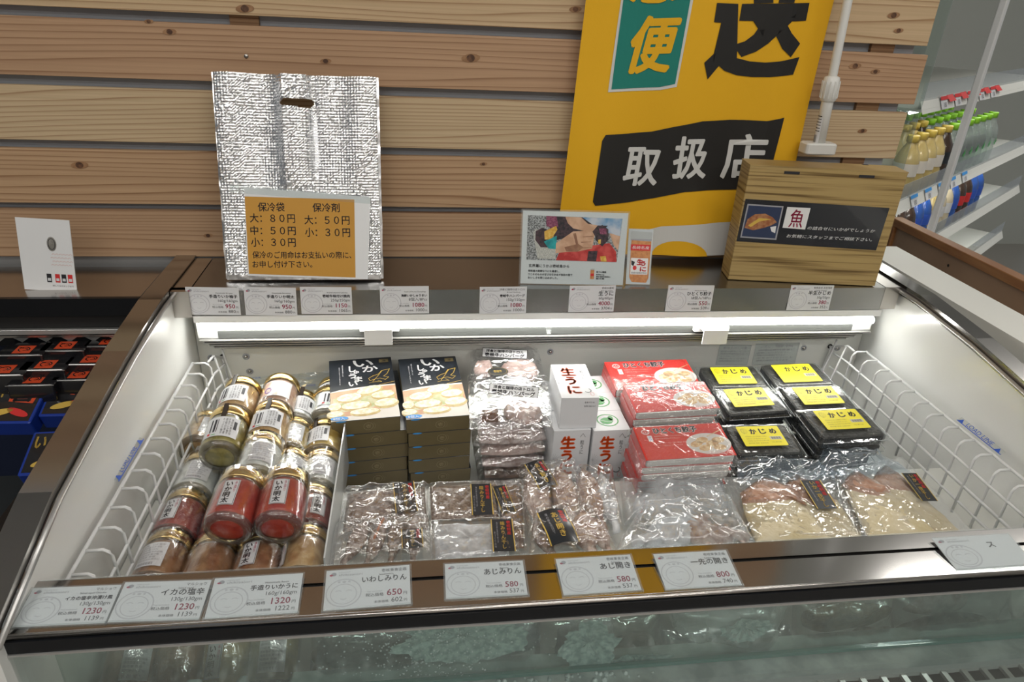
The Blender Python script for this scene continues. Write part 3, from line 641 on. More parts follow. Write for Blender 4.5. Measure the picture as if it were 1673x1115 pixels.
def decal(name, polys, off, m, par=flag):
    """a flat printed shape laid on the cloth, cut fine enough to follow its folds"""
    bm = bmesh.new()
    for pts in polys:
        vs = [bm.verts.new((x, 0, z)) for x, z in pts]; bm.faces.new(vs)
    bmesh.ops.triangulate(bm, faces=bm.faces[:])
    xs = [v_.co.x for v_ in bm.verts]; zs = [v_.co.z for v_ in bm.verts]
    k = min(xs)+.008
    while k < max(xs): bmesh.ops.bisect_plane(bm, geom=bm.verts[:]+bm.edges[:]+bm.faces[:], plane_co=(k, 0, 0), plane_no=(1, 0, 0)); k += .008
    k = min(zs)+.02
    while k < max(zs): bmesh.ops.bisect_plane(bm, geom=bm.verts[:]+bm.edges[:]+bm.faces[:], plane_co=(0, 0, k), plane_no=(0, 0, 1)); k += .02
    bmesh.ops.triangulate(bm, faces=bm.faces[:])
    bm.verts.index_update(); bm.verts.ensure_lookup_table()
    mb = MB().add([(v_.co.x, wave(v_.co.x, v_.co.z)-off, v_.co.z) for v_ in bm.verts], [tuple(q.index for q in f_.verts) for f_ in bm.faces], 0, False, TF)
    bm.free(); return mb.build(name, m, par)
Z3 = lambda a, b: fl(880+a/3.187, b/3.187)
decal('teal_panel_edge', [[Z3(440, -40), Z3(360, 480), Z3(630, 468), Z3(712, 450), Z3(806, -40)]], .0008, 'bwhite')
decal('teal_panel', [[Z3(452, -40), Z3(378, 465), Z3(625, 452), Z3(703, 435), Z3(790, -40)]], .0014, 'bteal')
def q4(t, tl, tr, br, bl, off, mb, m=0, bold=0):
    """lettering stretched over four corners given on the banner"""
    vs, fs = glyphs(t); a0, a1 = min(p_[0] for p_ in vs), max(p_[0] for p_ in vs); b0, b1 = min(p_[1] for p_ in vs), max(p_[1] for p_ in vs)
    c = [Vector(Z3(*k)) for k in (bl, br, tl, tr)]
    for dx, dz in ([(0, 0)] if not bold else [(-bold, 0), (bold, 0), (0, -bold), (0, bold), (-bold*.7, -bold*.7), (bold*.7, bold*.7), (-bold*.7, bold*.7), (bold*.7, -bold*.7)]):
        out = []
        for x, y in vs:
            s_ = (x-a0)/(a1-a0); t_ = (y-b0)/(b1-b0); p_ = (c[0]*(1-s_)+c[1]*s_)*(1-t_)+(c[2]*(1-s_)+c[3]*s_)*t_
            out.append((p_.x+dx, wave(p_.x+dx, p_.y+dz)-off, p_.y+dz))
        mb.add(out, fs, m, False, TF)
mb = MB(); q4('便', (525, 92), (742, 82), (662, 370), (445, 380), .0024, mb, 0, .0026); q4('急', (535, -290), (780, -290), (705, 5), (480, 10), .0024, mb, 0, .0026)
mb.build('lettering', 'yellow', flag)
decal('character', [[Z3(*p_) for p_ in ((925, 15), (1040, 20), (1000, 190), (988, 245), (998, 275), (1022, 300), (1100, 320), (1180, 326), (1250, 320), (1365, 298), (1330, 390), (1200, 402), (1110, 402), (1030, 392), (965, 368), (935, 342), (873, 412), (855, 325), (925, 262), (947, 118), (908, 115))],
                    [Z3(*p_) for p_ in ((1060, 20), (1412, 15), (1395, 108), (1278, 112), (1310, 170), (1365, 228), (1313, 298), (1265, 255), (1228, 180), (1190, 228), (1130, 270), (1057, 297), (1012, 235), (1075, 215), (1120, 180), (1165, 110), (1045, 108))],
                    [Z3(*p_) for p_ in ((1120, -140), (1210, -140), (1215, 15), (1120, 18))], [Z3(*p_) for p_ in ((1270, -140), (1360, -140), (1320, 15), (1240, 15))],
                    [Z3(*p_) for p_ in ((930, -140), (1020, -140), (1030, -70), (940, -60))]], .0010, 'bblack')
decal('black_strip', [[Z3(*p_) for p_ in ((345, 700), (470, 695), (590, 685), (700, 658), (850, 630), (1000, 626), (1190, 632), (1250, 622), (1285, 615), (1190, 985), (1000, 992), (880, 992), (760, 1000), (600, 1035), (470, 1055), (290, 1066), (277, 1045), (326, 730))]], .0010, 'bblack')
mb = MB(); q4('取', (470, 770), (640, 770), (608, 965), (432, 965), .0020, mb, 0, .0016); q4('扱', (718, 712), (890, 712), (862, 925), (690, 928), .0020, mb, 0, .0016); q4('店', (985, 705), (1200, 705), (1165, 925), (950, 930), .0020, mb, 0, .0016)
mb.build('lettering', 'bwhite', flag)
decal('grey_hem', [[fl(*p_) for p_ in ((1040, 383), (1063, 376), (1082, 371), (1176, 364), (1262, 362), (1246, 417), (1030, 417))]], .0010, 'bwhite')
decal('round_mark', [[fl(1110+44*math.cos(t_), 418-24*math.sin(t_)) for t_ in [math.pi*i/14 for i in range(15)]]], .0016, 'yellow')
# ---- white extension pole with a rubber foot
PY = 1.205
b0 = at(1337, 240, y=PY); t0 = at(1386, -4, y=PY)
pl = tag(empty('extension_pole', (b0.x, PY, b0.z)), 'white telescopic tension pole standing on a rectangular foot beside the banner', 'pole')
M['pole'] = mat('white_pole', (.70, .70, .67), .35, coat=.2)
d = (t0-b0).normalized(); TP = (d.to_track_quat('Z', 'Y')).to_matrix().to_4x4()
def H(py): return (at(1337+(240-py)*.2, py, y=PY)-b0).length
hb = H(130)
MB().lathe([(0, -.01), (.0100, -.01), (.0100, H(165))], 20, 0, TP).build('lower_tube', 'pole', pl)
MB().lathe([(.0075, H(125)), (.0075, 1.2), (0, 1.2)], 20, 0, TP).build('upper_tube', 'pole', pl)
cr = MB().lathe([(.0105, H(166)), (.0135, H(163)), (.0145, H(140)), (.0125, H(126)), (.0075, H(124))], 24, 0, TP)
for k in range(12):
    a = 2*math.pi*k/12; cr.box(-.0009, .0009, .0128, .0150, H(160), H(132), 0, TP @ Matrix.Rotation(a, 4, 'Z'))
cr.build('collar', 'pole', pl)
MB().bev(-.030, .028, -.016, .016, -.012, .008, .006).build('foot', 'pole', pl)
mb = MB()
def arcr(z0, z1, m=0, r=.0104, a0=-130, a1=-50): mb.lathe([(r, z0), (r, z1)], 8, m, TP, a0=a0, a1=a1)
st = MB().lathe([(.0103, H(234)), (.0103, H(192))], 10, 0, TP, a0=-140, a1=-40).build('care_sticker', 'paper', pl)
for k in range(6): arcr(H(214)+.005*k, H(214)+.005*k+.0012)
for k in range(7): arcr(H(232), H(220), 0, .0104, -115+7*k, -112+7*k)
mb.build('lettering', 'ink', st)
MB().box(b0.x-.030, b0.x+.028, 1.192, 1.232, 1.001, b0.z-.0125).build('x', 'greybase') if 0 else None
# wooden display block the pole's foot stands on is the gift box's rear; gift box with wood-grain print
BY = 1.112
blb, brb, tlb = at(1186, 456, z=1.0012), at(1422, 467, z=1.0012), at(1220, 280, y=1.105)
Wg = (at(1478, 293, y=BY)-at(1220, 280, y=BY)).length; Hg = .204
T = Matrix.Translation((blb.x+.003, blb.y-.002, 1.0012)) @ Matrix.Rotation(math.atan2(brb.y-blb.y, brb.x-blb.x), 4, 'Z')
Wg = (brb-blb).length+.004; 
def grain():
    m = bpy.data.materials.new('wood_print'); m.use_nodes = True; nt = m.node_tree; b = nt.nodes['Principled BSDF']
    tc = nt.nodes.new('ShaderNodeTexCoord'); mp = nt.nodes.new('ShaderNodeMapping'); mp.inputs['Scale'].default_value = (1.2, 1.2, 60); nt.links.new(tc.outputs['Object'], mp.inputs[0])
    n = nt.nodes.new('ShaderNodeTexNoise'); n.inputs['Scale'].default_value = 3; n.inputs['Detail'].default_value = 3; n.inputs['Distortion'].default_value = .15; nt.links.new(mp.outputs[0], n.inputs['Vector'])
    r = nt.nodes.new('ShaderNodeValToRGB'); e = r.color_ramp.elements
    e[0].position = .33; e[0].color = (.13, .075, .02, 1); e[1].position = .64; e[1].color = (.42, .30, .12, 1); q = e.new(.42); q.color = (.27, .18, .065, 1); q = e.new(.5); q.color = (.40, .28, .11, 1)
    nt.links.new(n.outputs['Fac'], r.inputs[0]); nt.links.new(r.outputs[0], b.inputs['Base Color']); b.inputs['Roughness'].default_value = .45; return m
M['grain'] = grain()
Dg = .048
gb = tag(empty('gift_box', T=T), 'wood-grain printed carton with a black fish label, standing at the right of the deck', 'box')
MB().bev(0, Wg, 0, Dg, 0, Hg, .0008, n=1).build('carton', 'grain', gb)
MB().box(-.0004, Wg+.0004, -.0006, Dg+.0004, Hg-.0006, Hg+.0012).build('lid', 'grain', gb)
for fx, yy, zz in ((.270, -.0009, Hg-.009), (.745, -.0009, Hg-.009)):
    MB().box(Wg*fx-.013, Wg*fx+.013, yy, .003, zz-.0022, zz+.0022).build('tab_slot', 'ink', gb)
MB().box(Wg*.80-.005, Wg*.80+.005, Dg-.006, Dg+.0002, Hg+.0011, Hg+.0016).build('tab_slot', 'ink', gb)
TG = T @ Matrix.Rotation(R(90), 4, 'X')
def gp(px, py, o=0):
    d_ = RM @ Vector((px-CX, py-CY, F)); n_ = TG.to_3x3().col[2]; t_ = (TG.translation-CP).dot(n_)/d_.dot(n_); q_ = TG.inverted() @ (CP+d_*t_); return q_.x, q_.y
TL_ = Matrix.Rotation(R(90), 4, 'X')
q = [gp(1218, 325), gp(1453, 340), gp(1431, 409), gp(1203, 394)]
lb = MB().prism(q, .0002, .0008, 0, TL_).build('fish_label', mat('glossy_black_label', (.016, .018, .024), .18, coat=.6), gb)
mb = MB().flat([gp(1221, 333), gp(1280, 337), gp(1268, 392), gp(1209, 388)], .0010, 1, TL_).flat([gp(1223, 335.5), gp(1277.5, 339), gp(1266, 389.5), gp(1211.5, 386)], .0011, 0, TL_)
mb.flat([gp(*p_) for p_ in ((1216, 372), (1221, 358), (1233, 350), (1250, 349), (1262, 355), (1269, 363), (1260, 368), (1248, 372), (1230, 376))], .0012, 2, TL_)
mb.flat([gp(*p_) for p_ in ((1222, 368), (1240, 356), (1260, 358), (1240, 362), (1226, 371))], .0013, 3, TL_).flat([gp(*p_) for p_ in ((1258, 371), (1268, 369), (1266, 381), (1260, 378))], .0013, 4, TL_)
mb.flat([gp(1286, 338), gp(1324, 340), gp(1315, 375), gp(1278, 372)], .0010, 4, TL_)
mb.build('fish_photo', [mat('navy_print', (.03, .045, .10), .3), 'inkg', mat('grilled_fish_print', (.30, .10, .04), .4, col2=(.42, .20, .09), noise_scale=150), 'gold', 'inkw'], lb)
mb = MB()
a = gp(1287, 371); b = gp(1316, 343); mb.text('魚', a[0], a[1], b[0], b[1], .0012, 1, TL_, bold=.0005)
a = gp(1318, 375); b = gp(1425, 374); sz = .0062
mb.text('の詰合せにいかがでしょうか', a[0], a[1], a[0]+.118, a[1]+sz, .0010, 0, TL_, shear=.2)
a = gp(1284, 388); mb.text('お気軽にスタッフまでご相談下さい。', a[0], a[1], a[0]+.150, a[1]+sz, .0010, 0, TL_, shear=.2)
mb.build('lettering', ['inkw', 'inkr'], lb)

# ================================================================ JARS
JR, JL = .0300, .082
jarc = {'red': ((.36, .012, .007), (.46, .03, .012)), 'redpale': ((.28, .02, .02), (.42, .08, .07)), 'silver': ((.55, .56, .57), (.78, .79, .80)), 'tan': ((.42, .24, .10), (.60, .40, .20)), 'brown': ((.22, .09, .03), (.36, .17, .07)), 'olive': ((.20, .17, .05), (.36, .30, .10)), 'amber': ((.40, .25, .05), (.58, .42, .14)), 'pinkbrown': ((.50, .28, .20), (.66, .46, .36))}
for k, (a, b) in jarc.items(): M['jar_'+k] = mat('jar_filling_'+k, a, .28, col2=b, noise_scale=70 if k != 'silver' else 45, bump=.5, bump_scale=80, coat=.5)
M['rim'] = film('jar_base_glass', (.55, .52, .45), .05, .04, .2, 60, f0=.10)
M['rubberseal'] = mat('dark_seal', (.03, .02, .015), .3)
M['purple'] = mat('purple_ink', (.16, .04, .28), .5)
def cylwarp(r): return lambda X_, Y_, z: ((r+z)*math.sin(X_/r), -(r+z)*math.cos(X_/r), Y_)
def jar(fill, style, label):
    """jar standing at the origin, lid up, label towards -y; later laid down"""
    j = tag(empty('jar'), label, 'jar')
    MB().lathe([(0, .0005), (.018, .0005), (.021, .0025), (.026, .001), (JR-.001, .004), (JR, .008), (JR, .060), (JR-.002, .064), (JR-.004, .067), (JR-.004, .070)], 28).build('glass', 'bottleglass', j)
    MB().lathe([(0, .0055), (.020, .0050), (.0272, .0075), (.0284, .012), (.0284, .058), (.0268, .0625), (0, .063)], 28).build('filling', 'jar_'+fill, j)
    MB().lathe([(.0276, .0655), (.0288, .066), (.0288, .0675), (.0282, .068), (.0288, .069), (.0288, .079), (.0276, .0812), (.0262, .0816), (.0255, .0806), (0, .0806)], 28).build('lid', 'lid', j)
    MB().lathe([(.0195, .0002), (.0215, -.0004), (.0262, -.0004), (.0285, .0022), (.0296, .0050), (.0296, .0066)], 28).build('base_rim', 'rim', j)
    rr = JR+.0004
    def patch(x0, x1, z0, z1, m, r=rr):
        n = 10; return MB().sheet(lambda u, v: cylwarp(r)(x0+(x1-x0)*u, z0+(z1-z0)*v, 0), n, 1, 0)
    wp = cylwarp(rr)
    if style == 'mentai':           # tall panel with a black frame
        lb = patch(-.012, .008, .016, .056, 0).build('label', 'paper', j)
        mb = MB()
        for x0, y0, x1, y1 in ((-.0112, .0165, .0072, .0170), (-.0112, .0550, .0072, .0555), (-.0112, .0165, -.0107, .0555), (.0067, .0165, .0072, .0555)):
            mb.sheet(lambda u, v: wp(x0+(x1-x0)*u, y0+(y1-y0)*v, .0003), 3, 1)
        mb.text('いか明太', -.0085, .019, .0005, .052, .0004, 0, vertical=True, bold=.0006, warp=wp)
        mb.text('手造り', .0022, .036, .0056, .053, .0004, 1, vertical=True, warp=wp)
        mb.build('lettering', ['ink', 'inkr'], lb)
    elif style == 'stripe':         # wide white label with bold black strokes
        lb = patch(-.024, .026, .014, .054, 0).build('label', 'paper', j); mb = MB()
        for x0, w_ in ((-.014, .0022), (-.009, .0030), (-.0045, .0010)):
            mb.sheet(lambda u, v: wp(x0+w_*u, .022+.026*v, .0003), 1, 1)
        for k in range(4): mb.text(['たっぷり柚子', '壱岐の海産', '手造りいか柚子', '保存料無添加'][k], .0015+.0040*k, .018, .0045+.0040*k, .050, .0003, 0, vertical=True, warp=wp)
        mb.sheet(lambda u, v: wp(.018+.0045*u, .030+.016*v, .0003), 2, 1)
        mb.sheet(lambda u, v: wp(-.016+.004*u, .0165+.004*v, .0004), 1, 1, 1); mb.sheet(lambda u, v: wp(-.010+.006*u, .0165+.0012*v, .0004), 1, 1, 2)
        mb.build('lettering', ['ink', 'inkred', 'green'], lb)
        sl = MB().sheet(lambda u, v: cylwarp(JR+.0002)(-.0035+.007*u, .052+.031*v, 0), 2, 2).build('seal_strip', 'rubberseal', j)
    elif style == 'purple':
        lb = patch(-.022, .022, .014, .054, 0).build('label', 'paper', j); mb = MB()
        mb.sheet(lambda u, v: wp(-.022+.024*u, .016+.036*v, .0002), 4, 1, 1)
        for a in range(1): mb.text('●', -.019, .020, -.008, .036, .0004, 0, warp=wp)
        mb.text('いか柚子', -.0175, .022, -.0095, .034, .0006, 2, warp=wp)
        mb.build('lettering', ['purple', 'jar_pinkbrown', 'inkw'], lb)
    elif style == 'info':           # small-print label
        lb = patch(-.010, .022, .014, .054, 0).build('label', 'paper', j); mb = MB()
        for k in range(7): mb.text(['名称　いか塩辛', '原材料名 いか 食塩', '内容量 160g', '賞味期限 枠外記載', '保存方法 要冷蔵', '販売者 壱岐', '開封後はお早めに'][k], -.008, .048-.0042*k, .018-.003*(k % 3), .051-.0042*k, .0003, 0, warp=wp)
        for k in range(12): mb.sheet(lambda u, v: wp(-.007+.0016*k+.0008*u*(1+k % 2*.5), .016+.004*v, .0003), 1, 1)
        mb.build('lettering', 'inkg', lb)
    MB().lathe([(JR+.0007, .002), (JR+.0010, .03), (JR+.0010, .062), (.0296, .070), (.0296, .0825), (.020, .0832)], 28).build('shrink_wrap', 'wrap', j) if style in ('mentai', 'info') else None
    return j
def lay(j, x, y, z, yaw=0, tilt=0, roll=0):
    """lie the jar down: lid away from the front, label up; x, y, z is the middle of its body"""
    T = Matrix.Translation((x, y, z)) @ Matrix.Rotation(R(yaw), 4, 'Z') @ Matrix.Rotation(R(-90+tilt), 4, 'X') @ Matrix.Rotation(R(roll), 4, 'Z') @ Matrix.Translation((0, 0, -JL/2))
    j.matrix_world = T
GJ = 'jars of squid lying in the case'
JARS = [ # fill, style, x, y, z, yaw, tilt, roll, label
 ('tan', 'stripe', -.283, 1.003, .839, 0, 6, -16, 'jar with tan filling and striped label, rearmost of the upper left column'),
 ('olive', 'stripe', -.281, .906, .842, 0, 10, -2, 'jar of olive-green filling with striped label, its greenish base showing'),
 ('pinkbrown', 'purple', -.224, 1.014, .838, 0, 5, 5, 'jar with a round purple mark on its label, at the back'),
 ('tan', 'stripe', -.223, .927, .838, 0, 5, -4, 'jar with striped black and white label, in front of the purple marked jar'),
 ('silver', 'info', -.222, .843, .838, 0, 3, 6, 'frosty silver-grey jar between the striped jar and the left bright red jar'),
 ('red', 'mentai', -.231, .742, .850, -4, 10, 0, 'bright red jar with framed label lying on top, left of the two in front'),
 ('red', 'mentai', -.173, .740, .850, -1, 10, 4, 'bright red jar with framed label lying on top, right of the two in front'),
 ('tan', 'info', -.337, .984, .791, 0, 0, 20, 'tan jar half hidden behind the upper left column, near the basket'),
 ('olive', 'info', -.333, .935, .770, 0, 0, 10, 'olive jar low beside the basket, under the upper left column'),
 ('silver', 'info', -.318, .868, .791, 0, 0, 5, 'silver-grey jar with small-print label, beside the basket behind a dull red jar'),
 ('redpale', 'mentai', -.318, .782, .791, 0, 0, -8, 'dull red jar with framed label beside the basket, at the left'),
 ('brown', 'info', -.317, .700, .791, 0, 0, -20, 'brown jar with white small-print label at the front left corner beside the basket'),
 ('silver', 'info', -.258, .862, .789, 0, 0, 10, 'silver-grey jar wedged low between the left and upper columns'),
 ('redpale', 'mentai', -.257, .778, .789, 0, 0, -60, 'dull red jar wedged low left of the bright red jars'),
 ('brown', 'info', -.259, .694, .789, 0, 0, 120, 'gold lidded brown jar at the front, under the left bright red jar'),
 ('brown', 'mentai', -.201, .694, .789, 0, 0, -10, 'brown jar with framed label at the front, below and between the bright red jars'),
 ('tan', 'stripe', -.150, 1.088, .790, 0, 0, 0, 'jar at the very back of the right column, dark topped lid showing'),
 ('silver', 'stripe', -.196, 1.018, .806, 0, 0, 8, 'jar with white striped label in the third column, near the back'),
 ('amber', 'info', -.196, .945, .800, 0, 0, 0, 'amber jar in the third column, left of the yellow jar'),
 ('silver', 'info', -.192, .868, .795, 0, 0, 40, 'frosty silver jar in the third column, behind the right bright red jar'),
 ('silver', 'stripe', -.150, 1.030, .805, 0, 0, 20, 'jar with silver striped label in the right column, by the black boxes'),
 ('amber', 'stripe', -.148, .948, .792, 0, 0, -30, 'yellow jar with striped label beside the lower black boxes'),
 ('silver', 'info', -.146, .866, .791, 0, 0, 5, 'silver-grey jar in the right column beside the white divider'),
 ('redpale', 'mentai', -.148, .782, .790, 0, 0, 30, 'dull red jar in the right column beside the white divider'),
 ('tan', 'mentai', -.146, .698, .789, 0, 0, -55, 'tan jar at the front end of the right column, beside the white divider'),
]
for fl_, st_, x, y, z, yw, ti, ro, lab in JARS:
    j = jar(fl_, st_, lab); j['group'] = GJ; lay(j, x, y, z, yw, ti, ro)
# jars seen through the front glass
for i, (px, py, fl_, st_, ro, lab) in enumerate([(215, 1080, 'brown', 'info', 20, 'brown jar behind the front glass, leftmost'), (292, 1088, 'brown', 'info', 170, 'dark brown jar behind the front glass, second from the left'),
                                             (372, 1080, 'amber', 'mentai', -15, 'jar with framed label behind the front glass, third from the left'), (448, 1068, 'olive', 'info', -5, 'olive jar with white label behind the front glass, rightmost of the jars')]):
    p_ = at(px, py, y=.628)
    j = jar(fl_, st_, lab); j['group'] = 'jars behind the front glass'; lay(j, p_.x, p_.y, p_.z, 0, 28, ro)
MB().box(-.375, -.115, .655, .66, .60, .72)
# white divider between jars and boxes
dv = tag(MB().box(-.1165, -.1145, .665, 1.02, .739, .826).build('divider', mat('divider_board', (.55, .57, .57), .25, coat=.3)), 'thin grey-white divider board standing between the jars and the black boxes', 'divider')
# ================================================================ CARTONS
def box_frame(lf, rf, lb, zf, zb, h):
    """frame at the lower left front corner of a box whose top face corners are seen at the given pixels"""
    A, B, D = at(*lf, z=zf), at(*rf, z=zf), at(*lb, z=zb)
    T, w_, d_ = frame(A, B, D)
    return T @ Matrix.Translation((0, 0, -h)), w_, d_
M['khaki'] = mat('khaki_card', (.145, .115, .055), .35, col2=(.165, .13, .065), noise_scale=12, coat=.15)
M['boxblack'] = mat('box_black', (.020, .024, .030), .3, coat=.2)
M['dump'] = mat('dumpling_print', (.70, .64, .42), .5, col2=(.84, .82, .70), noise_scale=140)
M['dump2'] = mat('dumpling_print_shade', (.50, .36, .14), .5, col2=(.60, .50, .24), noise_scale=120)
M['bamboo'] = mat('steamer_print', (.55, .30, .17), .5, col2=(.66, .44, .28), noise_scale=30); M['leaf'] = mat('cabbage_print', (.42, .46, .20), .5, col2=(.60, .56, .36), noise_scale=90)
M['cream'] = mat('cream_print', (.70, .66, .60), .5)
def ika_box(T, w_, d_, h, label, top=True):
    o = tag(empty('dumpling_box', T=T), label, 'box', 'black dumpling boxes')
    e = .0008
    MB().bev(0, w_, 0, d_, 0, h-.0006, .001, n=1).build('carton', 'khaki', o)
    MB().bev(-.0003, w_+.0003, -.0003, d_+.0003, h-.0008, h, .001, n=1).build('top_panel', 'boxblack', o)
    TF_ = Matrix.Rotation(R(90), 4, 'X'); z = .0004
    c = (w_*.53, h*.5)
    mb = MB().ring(c[0], c[1], h*.27, h*.27, .0005, z, 0, TF_).text('壱', c[0]-h*.13, c[1]-h*.13, c[0]+h*.13, c[1]+h*.13, z, 0, TF_).ring(c[0]+h*.12, c[1], h*.27, h*.27, .0003, z, 0, TF_, a0=-60, a1=60)
    mb.ell(w_*.14, h*.97, w_*.075, h*.06, z, 1, TF_)
    mb.build('front_mark', [mat('khaki_ink', (.36, .31, .18), .5) if 'kh' not in M else M['kh'], 'sky'], o)
    if top:
        z = h+.0003; X = lambda a: w_*a; Y = lambda b: d_*b; mb = MB()
        yb = .50
        mb.flat([(X(0), Y(0)), (X(1), Y(0)), (X(1), Y(yb+.02)), (X(.7), Y(yb+.015)), (X(.4), Y(yb)), (X(.15), Y(yb-.02)), (X(0), Y(yb-.05))], z, 0)
        mb.flat([(X(0), Y(.04)), (X(.5), Y(.09)), (X(1), Y(.2)), (X(1), Y(yb)), (X(.6), Y(yb-.01)), (X(0), Y(yb-.06))], z+.0001, 1)
        mb.flat([(X(.04), Y(.13)), (X(.5), Y(.14)), (X(.97), Y(.26)), (X(.93), Y(yb-.08)), (X(.5), Y(yb-.05)), (X(.04), Y(yb-.16))], z+.0002, 2)
        for a, b, ra, rb, an in ((.07, .21, .10, .070, .1), (.29, .34, .20, .075, .15), (.60, .44, .21, .075, .3), (.38, .21, .23, .072, .1), (.80, .35, .19, .070, .1), (.83, .22, .19, .075, .15), (.07, .10, .13, .055, 0), (.50, .11, .23, .055, .05)):
            mb.ell(X(a), Y(b-.008), X(ra), Y(rb), z+.0003, 4, a=an, n=16); mb.ell(X(a-.01), Y(b+.01), X(ra*.93), Y(rb*.78), z+.0004, 3, a=an, n=14)
        mb.build('dumpling_photo', ['cream', 'bamboo', 'leaf', 'dump', 'dump2'], o)
        mb = MB(); zz = z+.0002
        mb.text('い', X(.40), Y(.855), X(.70), Y(.965), zz, 0, bold=.0016, shear=-.1).text('か', X(.52), Y(.755), X(.76), Y(.86), zz, 0, bold=.0013)
        mb.text('し', X(.31), Y(.77), X(.41), Y(.87), zz, 0, bold=.0013).text('ゅ', X(.38), Y(.735), X(.46), Y(.785), zz, 0, bold=.0008).text('う', X(.30), Y(.66), X(.41), Y(.74), zz, 0, bold=.0012).text('ま', X(.38), Y(.595), X(.50), Y(.68), zz, 0, bold=.0011).text('い', X(.29), Y(.53), X(.42), Y(.60), zz, 0, bold=.0012)
        mb.text('海鮮の旨みを包みこんだ', X(.195), Y(.70), X(.215), Y(.90), zz, 0, vertical=True).text('壱岐のいかをたっぷり使いました', X(.145), Y(.56), X(.165), Y(.86), zz, 0, vertical=True)
        mb.rect(X(.80), Y(.905), X(.95), Y(.965), zz, 1).text('凍', X(.84), Y(.915), X(.91), Y(.955), zz+.0001, 3)
        g = [(.66, .58), (.74, .66), (.83, .76), (.95, .78), (.90, .70), (.84, .66), (.92, .64), (.86, .60), (.78, .63), (.70, .62), (.62, .60), (.60, .64), (.68, .68), (.76, .70), (.82, .76)]
        mb.line([(X(a), Y(b)) for a, b in g], .0007, zz, 2); mb.line([(X(a), Y(b)) for a, b in ((.60, .56), (.70, .575), (.80, .57), (.74, .60))], .0006, zz, 2); mb.line([(X(.75), Y(.52)), (X(1), Y(.56))], .0008, zz, 2)
        mb.ell(X(.12), Y(.035), X(.13), Y(.028), zz+.0006, 4).text('8個入', X(.03), Y(.012), X(.2), Y(.05), zz+.0008, 0)
        mb.build('lettering', ['inkw', M['khaki'], 'gold', 'ink', 'sky'], o)
    return o
M['kh'] = mat('khaki_ink', (.34, .29, .17), .5)
h = .0290
for s_, (lf, rf, lb_) in enumerate((((541, 690), (654, 680), (562, 577)), ((664, 686), (768, 678), (666, 576)))):
    T, w_, d_ = box_frame(lf, rf, lb_, .832, .852, h)
    d_ = .172
    ika_box(T, w_, d_, h-.0006, ['black dumpling box with photo of dumplings, top of the left stack', 'black dumpling box with photo of dumplings, top of the right stack'][s_])
    for k in range(1, 5):
        dx = (.010 if k else 0)+.0012*(k % 3) if s_ == 0 else .0010*((k*2) % 3)+.001*k
        T2 = T @ Matrix.Translation((dx, .0006*k, -h*k-.0002*k))
        ika_box(T2, w_, d_-.002, h-.0006, 'khaki sided dumpling box, %s of the %s stack' % (['', 'second from the top', 'third from the top', 'fourth from the top', 'lowest'][k], ['left', 'right'][s_]), False)
# sea urchin cartons
M['cartonw'] = mat('white_carton', (.66, .67, .69), .4)
M['mapgreen'] = mat('green_stamp', (.10, .36, .12), .5); M['orangered'] = mat('orange_red_ink', (.72, .085, .01), .5)
M['urch'] = mat('urchin_spines_grey', (.35, .36, .38), .5)
def uni_face(mb, w_, h_, z, T):
    """front print: big orange characters, small black ones, a spiny urchin"""
    mb.text('生うに', w_*.22, h_*.12, w_*.60, h_*.88, z, 0, T, vertical=True, bold=.0026)
    mb.text('粒うに', w_*.74, h_*.52, w_*.84, h_*.80, z, 1, T, vertical=True).line([(w_*.72, h_*.86), (w_*.79, h_*.93), (w_*.86, h_*.86)], .0005, z, 1, T)
    mb.ring(w_*.76, h_*.20, w_*.10, h_*.06, .0012, z, 1, T, a0=-150, a1=60)
    for k in range(9):
        a = R(90+20*k); mb.line([(w_*.04, h_*.42), (w_*.04+.011*abs(math.cos(a))*1.0, h_*.42+.012*math.sin(a))], .0003, z, 2, T)
    mb.ring(w_*.85, h_*.1, w_*.05, h_*.05, .0005, z, 3, T)
def uni_box(T, w_, d_, h_, label, kind):
    o = tag(empty('urchin_carton', T=T), label, 'box', 'white sea urchin cartons')
    MB().bev(0, w_, 0, d_, 0, h_, .0008, n=1).build('carton', 'cartonw', o)
    mb = MB()
    if kind == 'lying':
        uni_face(mb, w_, d_, h_+.0003, Matrix.Identity(4))
        TF_ = Matrix.Rotation(R(90), 4, 'X')
        mb.text('名称', w_*.62, h_*.82, w_*.72, h_*.88, .0004, 1, TF_).text('粒うに 60g', w_*.74, h_*.82, w_*.88, h_*.88, .0004, 1, TF_).text('無添加', w_*.62, h_*.70, w_*.72, h_*.76, .0004, 1, TF_).text('要冷蔵 10℃以下', w_*.74, h_*.70, w_*.92, h_*.75, .0004, 1, TF_)
    else:
        c = (w_*.5, d_*.5); r_ = w_*.30
        mb.ring(c[0], c[1], r_, r_*.98, .0022, h_+.0003, 4).ell(c[0]-r_*.1, c[1]-r_*.1, r_*.62, r_*.55, h_+.0003, 4, n=9, a=.4).ell(c[0]+r_*.35, c[1]+r_*.3, r_*.25, r_*.38, h_+.0003, 4, n=7)
        mb.line([(c[0]-r_*.6, c[1]), (c[0]+r_*.1, c[1]-r_*.3), (c[0]+r_*.5, c[1]-r_*.1)], .0009, h_+.0004, 5)
        if kind == 'front': uni_face(mb, w_, h_, .0004, Matrix.Rotation(R(90), 4, 'X'))
    mb.build('lettering', ['orangered', 'ink', 'urch', 'inkred', 'mapgreen', 'cartonw'], o)
    return o
ZU = .8205; HU = .098
p0 = at(970, 704.7, z=ZU); p1 = at(1031.5, 704.7, z=ZU); wu = (p1-p0).length; rz = .02
